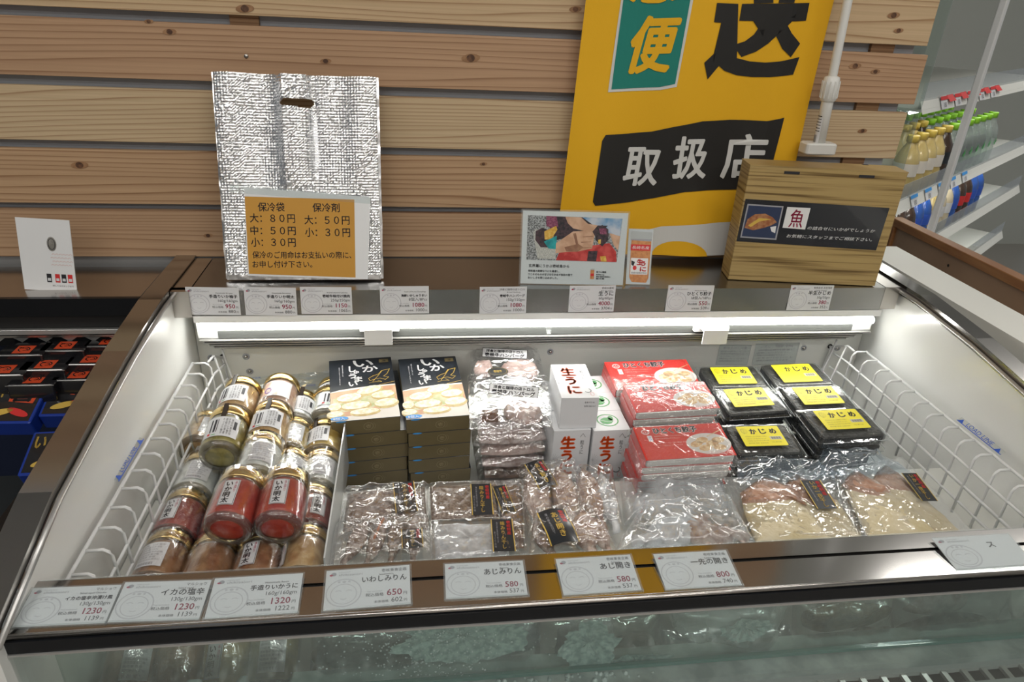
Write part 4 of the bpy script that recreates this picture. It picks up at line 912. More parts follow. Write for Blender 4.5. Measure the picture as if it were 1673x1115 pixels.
for k, (kd, lab) in enumerate((('front', 'white sea urchin carton with orange characters, front right of the group'), ('top', 'white carton with a green round stamp, middle of the right row'), ('top', 'white carton with a green round stamp, rearmost of the right row'))):
    uni_box(Matrix.Translation((p0.x+.0005*k, p0.y+.0655*k*.92, ZU-HU-.0005*k)) @ Matrix.Rotation(rz, 4, 'Z'), wu, .059, HU, lab, kd)
p2 = at(905, 704.7, z=ZU)
uni_box(Matrix.Translation((p2.x, p2.y, ZU-HU)) @ Matrix.Rotation(rz, 4, 'Z'), wu, .059, HU, 'white sea urchin carton with orange characters, front left under the lying carton', 'front')
uni_box(Matrix.Translation((p2.x, p2.y+.061, ZU-HU)) @ Matrix.Rotation(rz, 4, 'Z'), wu, .059, HU, 'white carton hidden under the lying carton', 'top')
HL = .057
T, w_, d_ = box_frame((917.5, 651), (979.5, 650), (894.7, 596), ZU+HL+.0005, ZU+HL+.0005, HL)
uni_box(T, w_, d_, HL, 'white sea urchin carton lying on top with its orange characters up', 'lying')
# ================================================================ GYOZA PACKS
M['gred'] = mat('gyoza_red_card', (.60, .035, .028), .3, coat=.4)
M['dish'] = mat('plate_print', (.60, .58, .55), .5); M['gfood'] = mat('gyoza_print', (.55, .33, .15), .5, col2=(.72, .58, .36), noise_scale=160)
def crumple(w_, d_, h, seed, amp, ns=30, edge=.006):
    """film round a box: lumpy top sheet that folds down and flares at the front and rear seams"""
    def fn(u, v):
        x, y = -edge+(w_+2*edge)*u, -edge+(d_+2*edge)*v
        e = min(u, 1-u, v, 1-v); k = min(1, e/.06); 
        z = h*(k**.5)+.35*amp*(abs(nz(x*38, y*38, seed))*1.6-.2+.6*abs(nz(x*90, y*70, seed+3)))
        if e <= 0: z = h*.25+amp*nz(x*90, y*90, seed)
        return (x, y, z)
    return MB().sheet(fn, ns, ns)
def gyoza(T, w_, d_, h, label, shine='wrap', seed=1):
    o = tag(empty('gyoza_pack', T=T), label, 'food pack', 'red gyoza packs')
    MB().bev(.002, w_-.002, .004, d_-.002, 0, h-.0015, .004).build('tray', mat('tray_grey', (.40, .38, .35), .4) if 'trayg' not in M else M['trayg'], o)
    tp = MB().prism([(0, .0045), (w_, .0045), (w_, d_), (0, d_)], h-.0015, h-.0005).box(0, .001, .006, d_, 0, h-.001).build('card_sleeve', 'gred', o)
    z = h-.0002; X = lambda a: w_*a; Y = lambda b: d_*b; mb = MB()
    mb.ring(X(.115), Y(.84), X(.045), Y(.075), .0012, z, 0).text('山', X(.09), Y(.80), X(.14), Y(.88), z, 0)
    mb.text('ひとくち餃子', X(.205), Y(.775), X(.70), Y(.945), z+.0001, 0, bold=.0026).text('ひとくち餃子', X(.205), Y(.775), X(.70), Y(.945), z+.0003, 1, bold=.0012)
    mb.rect(X(.115), Y(.56), X(.165), Y(.73), z, 0).text('冷凍', X(.125), Y(.58), X(.155), Y(.71), z+.0001, 2, vertical=True)
    for k, t in enumerate(('国産豚肉と野菜をたっぷり包みました', '冷凍のまま焼いてください', '皮から手作り', 'パリッと香ばしい ひとくちサイズ')): mb.text(t, X(.19), Y(.68-.07*k-(.06 if k > 1 else 0)), X(.52-.05*(k % 2)), Y(.72-.07*k-(.06 if k > 1 else 0)), z, 3)
    mb.ell(X(.76), Y(.42), X(.25), Y(.30), z, 4, n=26)
    for a, b, an in ((.62, .42, .3), (.70, .30, .2), (.70, .52, .2), (.80, .42, .1), (.86, .30, 0), (.88, .50, .1)): mb.ell(X(a), Y(b), X(.075), Y(.085), z+.0001, 5, a=an, n=12)
    mb.line([(X(.78), Y(.62)), (X(.98), Y(.80))], .0015, z+.0002, 5)
    mb.text('1袋18個入', X(.68), Y(.10), X(.95), Y(.2), z+.0002, 3)
    mb.build('lettering', ['inkw', 'ink', 'inkblue', mat('pale_pink_ink', (.70, .45, .42), .5) if 'pp' not in M else M['pp'], 'dish', 'gfood'], tp)
    crumple(w_, d_, h+.0008, seed, .0028).build('film', shine, o)
    # the long gathered seam at the front
    MB().sheet(lambda u, v: (w_*u, -.001-.010*v+.002*nz(u*20, v*3, seed), h*.55+.004*nz(u*16, v*4, seed+5)-.003*v), 40, 5).build('seam', 'wrap', o)
    return o
M['trayg'] = mat('tray_grey', (.50, .49, .46), .35, coat=.4); M['pp'] = mat('pale_pink_ink', (.70, .45, .42), .5)
M['wrap2'] = film('shiny_wrap', (.97, .97, .97), .07, .07, 1.0, 30)
hg = .016
piles = [((1008, 640), (1148, 634), (993, 586), .838, .852, 3, 'rear'), ((1040, 677), (1178, 670), (1012, 632), .846, .856, 3, 'middle'), ((1056, 756), (1205, 748), (1031, 712), .832, .842, 6, 'front')]
for pi_, (lf, rf, lb_, zf, zb, n, nm) in enumerate(piles):
    T, w_, d_ = box_frame(lf, rf, lb_, zf, zb, hg)
    for k in range(n):
        T2 = T @ Matrix.Translation((.0015*math.sin(k*3+pi_), .001*k, -hg*k*1.02)) @ Matrix.Rotation(R(.7*math.sin(k*2.1+pi_)), 4, 'Z')
        gyoza(T2, w_, max(d_, .075) if nm != 'rear' else .085, hg, 'red gyoza pack in film, %s of the %s pile' % (['top', 'second', 'third', 'fourth', 'fifth', 'lowest'][k] if k or 1 else '', nm), 'wrap' if k or nm == 'rear' else 'wrap2', pi_*7+k)
# ================================================================ SEAWEED TRAYS
M['lemon'] = mat('lemon_label', (.72, .64, .01), .4); M['seaweed'] = mat('seaweed_fill', (.006, .006, .005), .35, col2=(.020, .020, .016), noise_scale=120, bump=1, bump_scale=160)
M['rimwhite'] = film('clear_rim', (.9, .93, .93), .08, .30, 0, f0=.12)
M['clearlid'] = film('clear_lid', (.96, .97, .97), .03, .015, .12, 14)
def kajime(T, lw, lh, label):
    """T: frame at the lower left corner of the yellow label"""
    o = tag(empty('seaweed_tray', T=T), label, 'food tray', 'seaweed trays with yellow labels')
    x0, x1, y0, y1 = -.021, lw+.024, -.018, lh+.012
    # black ribbed base
    mb = MB().bev(x0+.005, x1-.005, y0+.004, y1-.004, -.026, -.004, .006)
    mb.build('base', 'seaweed', o)
    n = int((x1-x0-.016)/.003); mb = MB()
    for k in range(n): mb.box(x0+.008+.003*k, x0+.0095+.003*k, y0+.0030, y0+.0042, -.024, -.008)
    for k in range(int((y1-y0-.016)/.003)): mb.box(x1-.0052, x1-.0042, y0+.008+.003*k, y0+.0095+.003*k, -.024, -.008).box(x0+.0042, x0+.0052, y0+.008+.003*k, y0+.0095+.003*k, -.024, -.008)
    rb = mb.build('ribs', 'boxblack', o); rb['kind'] = 'stuff'
    # clear lid: stepped shell with a flange
    def ring_(q, z): 
        r = .007-q*.3; pts = []
        for cx_, cy_, a0 in ((x1-q-r, y1-q-r, 0), (x0+q+r, y1-q-r, 90), (x0+q+r, y0+q+r, 180), (x1-q-r, y0+q+r, 270)):
            for k in range(4): a = R(a0+30*k); pts.append((cx_+r*math.cos(a), cy_+r*math.sin(a), z))
        return pts
    prof = [(.002, -.024), (-.001, -.011), (-.004, -.0105), (-.004, -.0095), (.002, -.009), (.005, -.003), (.0075, -.0028), (.010, -.0004), (.0125, -.0003)]
    vs = []; fs = []
    for q, z in prof: vs += ring_(q, z)
    N = 16
    for j in range(len(prof)-1): fs += [(j*N+i, j*N+(i+1) % N, (j+1)*N+(i+1) % N, (j+1)*N+i) for i in range(N)]
    fs.append(tuple(range((len(prof)-1)*N, len(prof)*N)))
    mb = MB(); mb.add(vs, fs, 0, False); mb.build('clear_lid', 'clearlid', o)
    for (a, b, c, d_) in ((x0-.002, y0-.004, x1+.002, y0-.0035), ): pass
    mb = MB().tube([(x0-.003, y0+.003, -.0100), (x0-.003, y1-.002, -.0100)], .0007, 5).tube([(x0+.004, y0-.003, -.0100), (x1-.004, y0-.003, -.0100)], .0007, 5).tube([(x1+.003, y0+.003, -.0100), (x1+.003, y1-.002, -.0100)], .0007, 5)
    mb.build('lid_rim', 'rimwhite', o)
    lb = MB().prism([(0, .0015), (.0015, 0), (lw-.0015, 0), (lw, .0015), (lw, lh-.0015), (lw-.0015, lh), (.0015, lh), (0, lh-.0015)], .0001, .0004).build('label', 'lemon', o)
    X = lambda a: lw*a; Y = lambda b: lh*b; z = .0006; mb = MB()
    for t, a in (('か', .27), ('じ', .50), ('め', .74)): mb.text(t, X(a), Y(.60), X(a+.15), Y(.86), z, 0, bold=.0011)
    for k in range(3): mb.ring(X(.13+.02*k-.02), Y(.76), X(.045+.01*k), Y(.13), .0003, z, 1)
    mb.line([(X(.12), Y(.6)), (X(.13), Y(.85))], .0004, z, 1)
    for k, t in enumerate(('壱岐産かじめ お味噌汁の具に', '名称 かじめ 原材料 かじめ', '内容量 50g 保存方法 要冷蔵', '販売者 壱岐 太田海産')): mb.text(t, X(.10), Y(.44-.11*k), X(.60-.04*(k % 2)), Y(.50-.11*k), z, 1)
    mb.rect(X(.66), Y(.30), X(.95), Y(.46), z, 2); 
    for k in range(11): mb.rect(X(.70+.02*k), Y(.32), X(.708+.02*k+.004*(k % 3 == 0)), Y(.44), z+.0001, 0)
    mb.text('50g 要冷蔵', X(.66), Y(.14), X(.88), Y(.2), z, 1)
    mb.build('lettering', ['ink', mat('olive_ink', (.30, .26, .02), .5) if 'ol' not in M else M['ol'], mat('barcode_grey', (.50, .48, .36), .5) if 'bg' not in M else M['bg']], lb)
    return o
M['ol'] = mat('olive_ink', (.30, .26, .02), .5); M['bg'] = mat('barcode_grey', (.50, .48, .36), .5)
def kj(tl, tr, br, bl_, zf, zb, n, name):
    T, lw, lh = frame(at(*bl_, z=zf), at(*br, z=zf), at(*tl, z=zb))
    for k in range(n):
        if k == 0: kajime(T, lw, lh, 'black seaweed tray with yellow label, '+name)
        else: kajime(T @ Matrix.Translation((-.004*(-1)**k, .003*k, -.0275*k)), lw, lh, 'black seaweed tray in the layer below, %s under the %s' % (['', 'directly', 'two'][k], name))
kj((1160, 601), (1227, 600), (1238, 627), (1175, 628), .838, .844, 2, 'rear left one')
kj((1265, 597), (1327, 595), (1345, 623), (1281.5, 625.5), .840, .846, 2, 'rear right one')
kj((1182, 637), (1248, 634), (1266, 662), (1201, 666), .832, .838, 2, 'middle left one')
kj((1293, 634), (1360, 630), (1381, 659), (1315, 662), .836, .842, 2, 'middle right one')
kj((1202, 698), (1271, 695), (1289, 728), (1219, 730), .818, .824, 3, 'front left one')
kj((1331, 672), (1398, 667), (1424, 699), (1353, 703), .836, .841, 3, 'front right one')

# ================================================================ POUCHES OF FISH AND MEAT
def ridge(x, y, s): return (1-abs(nz(x, y, s))*2.2)
FC = {'mirin': ((.12, .065, .04), (.40, .33, .29), 120), 'sesame': ((.09, .05, .03), (.34, .27, .22), 260), 'frost': ((.42, .43, .44), (.72, .74, .76), 60), 'aji': ((.26, .14, .10), (.58, .48, .42), 75), 'ajidark': ((.10, .07, .06), (.30, .20, .15), 90),
      'cream': ((.56, .47, .27), (.66, .58, .40), 25), 'fin': ((.34, .17, .105), (.48, .29, .20), 60), 'patty': ((.36, .25, .22), (.58, .50, .48), 90), 'pattypink': ((.46, .30, .26), (.62, .50, .46), 80), 'greyfish': ((.20, .19, .17), (.46, .44, .41), 50), 'sauce': ((.10, .035, .015), (.17, .07, .03), 30), 'mussel': ((.07, .05, .02), (.30, .22, .10), 70)}
for k, (a, b, s_) in FC.items(): M['f_'+k] = mat('food_'+k, a, .38, col2=b, noise_scale=s_, bump=.8, bump_scale=140, coat=.35, ramp=(.33, .67))
M['orangebone'] = mat('fish_fin_orange', (.50, .20, .10), .4)
def surf(c, zf, zb):
    """bilinear patch over four seen corners (bl, br, tr, tl) lying between the heights zf (front) and zb (rear)"""
    P = [at(*c[0], z=zf), at(*c[1], z=zf), at(*c[2], z=zb), at(*c[3], z=zb)]
    return lambda u, v: (P[0]*(1-u)+P[1]*u)*(1-v)+(P[3]*(1-u)+P[2]*u)*v
def lump(pts, z, h, m, seed, rough=.0012, rings=7, base=0, xf=None):
    """a lumpy solid over an outline (world points), highest in the middle"""
    Q = []
    n0 = len(pts)
    for i in range(n0):
        a, b = Vector(pts[i]), Vector(pts[(i+1) % n0]); k = max(2, int((b-a).length/.006))
        Q += [a+(b-a)*j/k for j in range(k)]
    N = len(Q); c = sum(Q, Vector((0, 0)))/N; vs = []; fs = []
    for r in range(rings+1):
        f_ = r/rings
        for q in Q:
            p = c+(q-c)*f_; e = (1-f_**4)
            zz = z+base+h*e**.6+rough*nz(p.x*130, p.y*130, seed)*2*(e > 0)+rough*2.5*nz(p.x*35, p.y*35, seed+2)*(e > 0)
            vs.append((p.x, p.y, zz))
    for r in range(rings):
        for i in range(N): fs.append((r*N+i, r*N+(i+1) % N, (r+1)*N+(i+1) % N, (r+1)*N+i))
    o_ = len(vs); vs += [(q.x, q.y, z-.001) for q in Q]
    for i in range(N): fs.append((rings*N+i, rings*N+(i+1) % N, o_+(i+1) % N, o_+i))
    mb = MB().add(vs, fs, m, True)
    return mb
def wpts(pp, z): return [tuple(at(*p, z=z))[:2] for p in pp]
def film_over(S, h, seed, amp=.0035, nu=72, nv=60, crease=22, m='bag', edge=.10, name='film', par=None):
    def fn(u, v):
        p = S(u, v); e = min(u, 1-u, v, 1-v); k = min(1, e/edge)
        q = .02*nz(p.x*18, p.y*18, seed+6)
        rd = max(0, 1-abs(nz(p.x*crease+q*30, p.y*crease*1.1, seed))*5)*.8+.5*max(0, 1-abs(nz(p.x*crease*1.9, p.y*crease*1.7+q*30, seed+4))*5)+.5*nz(p.x*crease*.8, p.y*crease*.8, seed+8)
        z = h*(k**.6)+amp*1.0*rd*min(1, k*2)+.0008*nz(p.x*120, p.y*120, seed)
        if e <= .001: z = max(.0005, amp*.8*nz(p.x*60, p.y*60, seed))
        return (p.x+.0015*nz(p.x*50, p.y*50, seed+9), p.y+.0015*nz(p.y*50, p.x*50, seed+7), p.z+z)
    mb = MB().sheet(fn, nu, nv)
    mb.sheet(lambda u, v: tuple(S(u, v)-Vector((0, 0, .0008))), 6, 6)
    return mb.build(name, m, par)
def label_px(tl, tr, br, bl_, z0, z1, lift, lines, par, base='boxblack', edge=True, bend=0):
    """black fish label with gold and red vertical lettering, given by its seen corners"""
    T, w_, h_ = frame(at(*bl_, z=z0), at(*br, z=z0), at(*tl, z=z1)); T = T @ Matrix.Translation((0, 0, lift))
    wp = lambda X_, Y_, z: (X_, Y_, z+bend*math.sin(math.pi*min(max(X_/w_, 0), 1))*.004+bend*.002*math.sin(Y_/h_*5))
    lb = MB().sheet(lambda u, v: wp(w_*u, h_*v, 0), 8, 8, 0, T).build('label', base, par); mb = MB()
    if edge:
        for a, b, c, d in ((0, 0, .04, 1), (.96, 0, 1, 1)): mb.sheet(lambda u, v: wp(w_*(a+(c-a)*u), h_*(b+(d-b)*v), .0003), 1, 8, 0, T)
    for t, x0, x1, y0, y1, col in lines:
        mb.text(t, w_*x0, h_*y0, w_*x1, h_*y1, .0004, col, T, vertical=True, bold=.0003 if col < 3 else 0, warp=wp)
    mb.build('lettering', ['gold', 'inkred', 'inkw', 'inkg'], lb)
    return lb
LM = [('壱岐特産', .70, .88, .50, .94, 1), ('味みりん干し', .42, .62, .08, .92, 0), ('海の幸を天日で仕上げ', .22, .30, .25, .90, 3), ('手づくりの味', .10, .18, .10, .60, 3)]
LI = [('壱岐特産', .68, .90, .45, .95, 1), ('いか一夜干し', .38, .64, .06, .94, 0), ('海の幸を天日で仕上げ', .20, .29, .25, .90, 3)]
LA = [('壱岐特産', .70, .88, .55, .94, 1), ('あじ開き', .40, .62, .14, .88, 0), ('海の幸を天日で', .20, .29, .25, .90, 3)]
GP = 'film pouches of fish along the front'
def pouch(label, corners, zf, zb, h, lumps, seed, m='bag', amp=.0035, labels=(), crease=22, cat='fish pouch', grp=GP):
    S = surf(corners, zf, zb); o = tag(empty('fish_pouch', (0, 0, 0)), label, cat, grp)
    for i, (pp, hh, mt, nm) in enumerate(lumps):
        zc = zf+(zb-zf)*.5
        lump(wpts(pp, zc), zc+.001, hh*.62, 0, seed+i, .0016).build(nm, mt, o)
    for a in labels: label_px(*a[:4], zf, zb, a[4], a[5], o, bend=a[6] if len(a) > 6 else 0)
    film_over(S, h, seed, amp, m=m, par=o, crease=crease)
    return o
def el(cx_, cy_, rx, ry, a=0, n=14):
    a = R(a); return [(cx_+rx*math.cos(t)*math.cos(a)-ry*math.sin(t)*math.sin(a), cy_+rx*math.cos(t)*math.sin(a)+ry*math.sin(t)*math.cos(a)) for t in (2*math.pi*i/n for i in range(n))]
def fishp(cx_, cy_, L, W, a, n=9):
    """outline of an opened fish: pointed head end, broad middle, narrow tail with a fork"""
    pr = [(0, .1), (.12, .55), (.28, .92), (.45, 1), (.62, .8), (.78, .42), (.86, .16), (.93, .3), (1, .45)]
    a = R(a); up = [((s-.5)*L, w_*W/2) for s, w_ in pr]; dn = [((s-.5)*L, -w_*W/2) for s, w_ in reversed(pr)]
    return [(cx_+x*math.cos(a)-y*math.sin(a), cy_+x*math.sin(a)+y*math.cos(a)) for x, y in up+dn]
pouch('crinkled film pouch of brown mirin sardines with black label, rear one at the left', [(553, 874), (702, 870), (699, 792), (562, 803)], .775, .783, .014,
      [([(560, 870), (640, 868), (650, 800), (568, 808)], .011, 'f_mirin', 'sardines'), ([(640, 868), (698, 866), (694, 797), (650, 800)], .010, 'f_sesame', 'sardines')], 11, amp=.0045,
      labels=[((645, 800), (678, 798), (683, 846), (647, 850), .0135, LM)])
pouch('crinkled film pouch of sardines in front at the left, beside the divider', [(536, 932), (710, 918), (700, 846), (548, 862)], .785, .789, .014,
      [(fishp(580, 890, 90, 28, 118), .009, 'f_mirin', 'sardine'), (fishp(612, 892, 90, 26, 112), .009, 'f_mirin', 'sardine'), (fishp(645, 886, 88, 26, 100), .009, 'f_sesame', 'sardine'), (fishp(676, 884, 84, 26, 92), .009, 'f_mirin', 'sardine'), (el(618, 872, 3, 26, 24), .011, 'orangebone', 'fin')], 14, amp=.006, crease=26,
      labels=[((655, 876), (690, 874), (692, 905), (657, 908), .0125, LM)])
pouch('flat pouch of dark brown sesame fish with gold lettered label, beside the sardines', [(703, 853), (822, 850), (818, 788), (700, 792)], .776, .784, .010,
      [([(705, 850), (815, 847), (812, 793), (702, 796)], .009, 'f_sesame', 'fish_slab')], 17, amp=.0012, crease=14, labels=[((771, 800), (803, 799), (806, 850), (771, 851), .0112, LM)])
pouch('frosted white pouch of fish with gold edged label, in front of the brown one', [(704, 926), (852, 912), (836, 850), (702, 853)], .784, .788, .011,
      [([(712, 918), (832, 908), (822, 857), (708, 859)], .009, 'f_frost', 'frosted_fish')], 19, amp=.0022, crease=18, labels=[((801, 860), (834, 864), (842, 912), (805, 913), .0125, LM)])
pouch('narrow pouch with a black label squeezed left of the mackerel pouches', [(812, 905), (862, 900), (858, 786), (818, 788)], .774, .782, .012,
      [([(816, 900), (856, 896), (852, 792), (820, 794)], .009, 'f_ajidark', 'fish')], 23, amp=.004, labels=[((823, 802), (846, 797), (842, 846), (820, 850), .0125, LM)])
pouch('glossy pouch of opened mackerel with black label, rear one under the white cartons', [(862, 878), (960, 872), (940, 757), (846, 762)], .780, .792, .016,
      [(fishp(880, 822, 112, 46, 78), .014, 'f_aji', 'mackerel'), (fishp(924, 818, 112, 44, 74), .014, 'f_aji', 'mackerel'), (el(905, 815, 4, 40, -10), .015, 'f_ajidark', 'spine')], 29, amp=.005, crease=26, labels=[((866, 768), (893, 762), (908, 806), (878, 814), .0175, LA, 1)])
pouch('glossy pouch of opened mackerel at the right of the rear labelled one', [(945, 872), (1018, 865), (1000, 768), (940, 765)], .778, .788, .016,
      [(fishp(968, 818, 110, 38, 72), .013, 'f_aji', 'mackerel'), (fishp(994, 824, 100, 30, 74), .012, 'f_frost', 'mackerel')], 31, amp=.004, crease=28)
pouch('glossy pouch of mackerel with large black label in front', [(862, 916), (1012, 904), (968, 832), (872, 838)], .790, .796, .016,
      [(fishp(890, 880, 78, 36, 70), .012, 'f_ajidark', 'mackerel'), (fishp(958, 874, 82, 50, 76), .012, 'f_aji', 'mackerel'), (fishp(985, 882, 60, 26, 68), .010, 'f_aji', 'mackerel')], 37, amp=.005, crease=26, labels=[((884, 850), (930, 838), (945, 900), (898, 908), .0165, LA, 1.2)])
pouch('grey frosted pouch with a dark fish patch, behind the milky pouch', [(1020, 858), (1196, 846), (1180, 786), (1012, 786)], .772, .782, .012,
      [(el(1142, 812, 24, 11, 12), .010, 'f_greyfish', 'fish'), (el(1070, 830, 36, 22, 5), .009, 'f_frost', 'fish')], 41, m='bagf', amp=.006, crease=16)
pouch('big milky plastic pouch with opened fish inside, centre right', [(1000, 908), (1238, 894), (1196, 822), (1048, 826)], .788, .794, .016,
      [(fishp(1090, 872, 120, 62, 160), .012, 'f_frost', 'fish'), (fishp(1165, 872, 120, 56, 14), .012, 'f_aji', 'fish'), (el(1180, 858, 30, 12, 10), .012, 'f_greyfish', 'fish_back')], 43, m='bagf', amp=.006, crease=15)
# bluish bag ends behind the squid
def bag_end(label, corners, zf, zb, seed, amp=.012):
    S = surf(corners, zf, zb); o = tag(empty('plastic_bag', (0, 0, 0)), label, 'plastic bag')
    film_over(S, .010, seed, amp, m='bagb', par=o, crease=13, edge=.25, nu=50, nv=36); return o
bag_end('empty bluish end of a plastic pouch rising behind the left dried squid', [(1205, 792), (1385, 782), (1330, 752), (1205, 746)], .790, .802, 51, .008)
bag_end('bluish clear plastic peak rising behind the right dried squid under the trays', [(1325, 784), (1490, 772), (1430, 740), (1345, 736)], .792, .806, 55, .012)
def squid(par, outline, finpts, z, h, seed):
    lump(wpts(outline, z), z, h, 0, seed, .0008, rings=9).build('mantle', 'f_cream', par)
    lump(wpts(finpts, z+.002), z+.002, h+.0006, 0, seed+1, .0010).build('fins', 'f_fin', par)
S1 = [(1212, 893), (1425, 885), (1372, 762), (1190, 786)]
o = tag(empty('squid_pouch', (0, 0, 0)), 'clear pouch of two dried squid with black label, left of the two squid pouches', 'squid pouch', 'squid pouches')
squid(o, [(1290, 800), (1330, 800), (1368, 817), (1413, 883), (1330, 885), (1300, 840)], [(1297, 775), (1285, 790), (1276, 800), (1330, 832), (1368, 822), (1350, 800)], .783, .005, 61)
squid(o, [(1223, 815), (1211, 815), (1216, 836), (1235, 887), (1362, 885), (1330, 838), (1297, 812)], [(1249, 779), (1230, 790), (1209, 806), (1214, 824), (1250, 826), (1297, 818), (1318, 826), (1305, 803), (1275, 790)], .788, .005, 63)
label_px((1303, 794), (1332, 791), (1366, 840), (1332, 841), .783, .789, .0112, LI, o)
film_over(surf(S1, .782, .788), .0085, 65, .0022, m='bag', par=o, crease=30, edge=.05)
S2 = [(1402, 886), (1592, 874), (1472, 748), (1350, 770)]
o = tag(empty('squid_pouch', (0, 0, 0)), 'clear pouch of two dried squid with narrow black label, beside the right basket', 'squid pouch', 'squid pouches')
squid(o, [(1440, 790), (1480, 786), (1573, 873), (1530, 876), (1450, 810)], [(1446, 761), (1432, 772), (1425, 785), (1448, 800), (1500, 812), (1478, 782)], .783, .005, 67)
squid(o, [(1391, 800), (1380, 800), (1394, 830), (1420, 882), (1537, 876), (1490, 826), (1440, 800)], [(1397, 767), (1384, 780), (1375, 793), (1392, 804), (1437, 816), (1455, 803), (1430, 786), (1412, 778)], .788, .005, 69)
label_px((1459, 782), (1486, 785), (1528, 828), (1502, 828), .783, .789, .0112, LI, o)
film_over(surf(S2, .782, .788), .0085, 71, .0016, m='bag', par=o, crease=12, edge=.05)
# hamburg steak packs: a pile of film packs with a patty and a cup of sauce
def hamburg(label, corners, zf, zb, seed, lab=None, cup=None, lumps=(), m='bag', oval=None):
    o = tag(empty('meat_pouch', (0, 0, 0)), label, 'meat pouch', 'hamburg steak packs')
    zc = (zf+zb)/2
    for i, (pp, hh, mt) in enumerate(lumps): lump(wpts(pp, zc), zc, hh, 0, seed+i, .0016).build('patty', mt, o)
    if cup: lump(wpts(cup, zc), zc, .011, 0, seed, .0004).build('sauce_cup', 'f_sauce', o)
    if lab:
        T, w_, h_ = frame(at(*lab[3], z=zf), at(*lab[2], z=zf), at(*lab[0], z=zb)); T = T @ Matrix.Translation((0, 0, .0215))
        lb = MB().prism([(0, 0), (w_, 0), (w_, h_), (0, h_)], 0, .0003, 0, T).build('label', 'paperw', o)
        mb = MB().line([(0, 0), (w_, 0), (w_, h_), (0, h_), (0, 0)], .0008, .0005, 0, T)
        mb.text('洋食と珈琲の店トロル', w_*.08, h_*.56, w_*.92, h_*.88, .0005, 0, T, bold=.0005).text('壱岐牛ハンバーグ', w_*.06, h_*.08, w_*.94, h_*.48, .0005, 0, T, bold=.0008); mb.build('lettering', 'ink', lb)
    if oval:
        T, w_, h_ = frame(at(*oval[2], z=zc), at(*oval[1], z=zc), at(*oval[0], z=zc)); T = T @ Matrix.Translation((0, 0, .0205))
        MB().ell(w_/2, h_/2, w_/2, h_/2, 0, 0, T).ring(w_/2, h_/2, w_*.44, h_*.42, .0003, .0003, 1, T).text('壱岐牛', w_*.3, h_*.35, w_*.7, h_*.65, .0003, 1, T).build('oval_sticker', ['boxblack', 'gold'], o)
    film_over(surf(corners, zf, zb), .014, seed, .0042, m=m, par=o, crease=24, edge=.12); return o
hamburg('rear pack on the pile of hamburg steak, with white label and black oval sticker', [(770, 634), (893, 630), (880, 572), (768, 576)], .838, .848, 81,
        lab=[(789, 578), (861, 581), (860, 596), (788, 592)], lumps=[(el(848, 608, 32, 20), .012, 'f_pattypink'), (el(790, 604, 16, 14), .009, 'f_pattypink')], oval=[(786, 569), (816, 577), (786, 577)])
hamburg('top pack on the pile of hamburg steak, with white label and brown sauce cup', [(768, 702), (905, 698), (896, 618), (764, 614)], .836, .846, 85,
        lab=[(800, 637), (877, 641), (878, 661), (799, 654)], cup=[(785, 676), (815, 674), (814, 689), (786, 690)], lumps=[(el(855, 676, 33, 17, 10), .012, 'f_patty'), (el(830, 628, 40, 12), .010, 'f_frost')], oval=[(798, 618), (832, 630), (798, 632)])
for k in range(5):
    y = 718+k*19; dz = -.0205*(k+1)
    a = at(772+3*k, y, y=.955); b = at(905-2*k, y-3, y=.955)
    o = tag(empty('meat_pouch', (0, 0, 0)), 'frosty hamburg steak pack, %s below the top one' % ['directly', 'second', 'third', 'fourth', 'fifth'][k], 'meat pouch', 'hamburg steak packs')
    z = a.z-.012; P4 = [Vector((a.x, .952, z)), Vector((b.x, .956, z)), Vector((b.x-.004, 1.06, z)), Vector((a.x, 1.06, z))]
    S = lambda u, v, P4=P4: (P4[0]*(1-u)+P4[1]*u)*(1-v)+(P4[3]*(1-u)+P4[2]*u)*v
    lump([(a.x+.012, .962), (a.x+.05, .957), (b.x-.05, .958), (b.x-.010, .966), (b.x-.008, 1.04), (a.x+.012, 1.04)], z, .013, 0, 90+k, .0022).build('patty', ['f_patty', 'f_pattypink', 'f_patty', 'f_ajidark', 'f_patty'][k], o)
    film_over(S, .015, 95+k, .004, m='bag', par=o, crease=26, edge=.08)
# loose film with blue print behind the jars
o = tag(empty('plastic_bag', (0, 0, 0)), 'flat clear plastic bag with small blue print, behind the jars against the back wall', 'plastic bag')
P4 = [at(395, 645, y=1.145), at(560, 640, y=1.145), at(545, 604, y=1.158), at(388, 616, y=1.158)]
S = lambda u, v: (P4[0]*(1-u)+P4[1]*u)*(1-v)+(P4[3]*(1-u)+P4[2]*u)*v
MB().sheet(lambda u, v: tuple(S(u, v)+Vector((0, -.004+.004*nz(u*6, v*5, 3)-.002*max(0, ridge(u*8, v*5, 8)), 0))), 40, 14).build('film', 'bagb', o)
mb = MB()
for px, py in ((410, 620), (455, 616), (500, 632)):
    q = at(px, py, y=1.1405); T = Matrix.Translation(q) @ Matrix.Rotation(R(90), 4, 'X') @ Matrix.Rotation(R(4), 4, 'Z'); mb.text('NYLON PE', 0, 0, .017, .0035, 0, 0, T)
mb.build('lettering', 'inkblue', o)
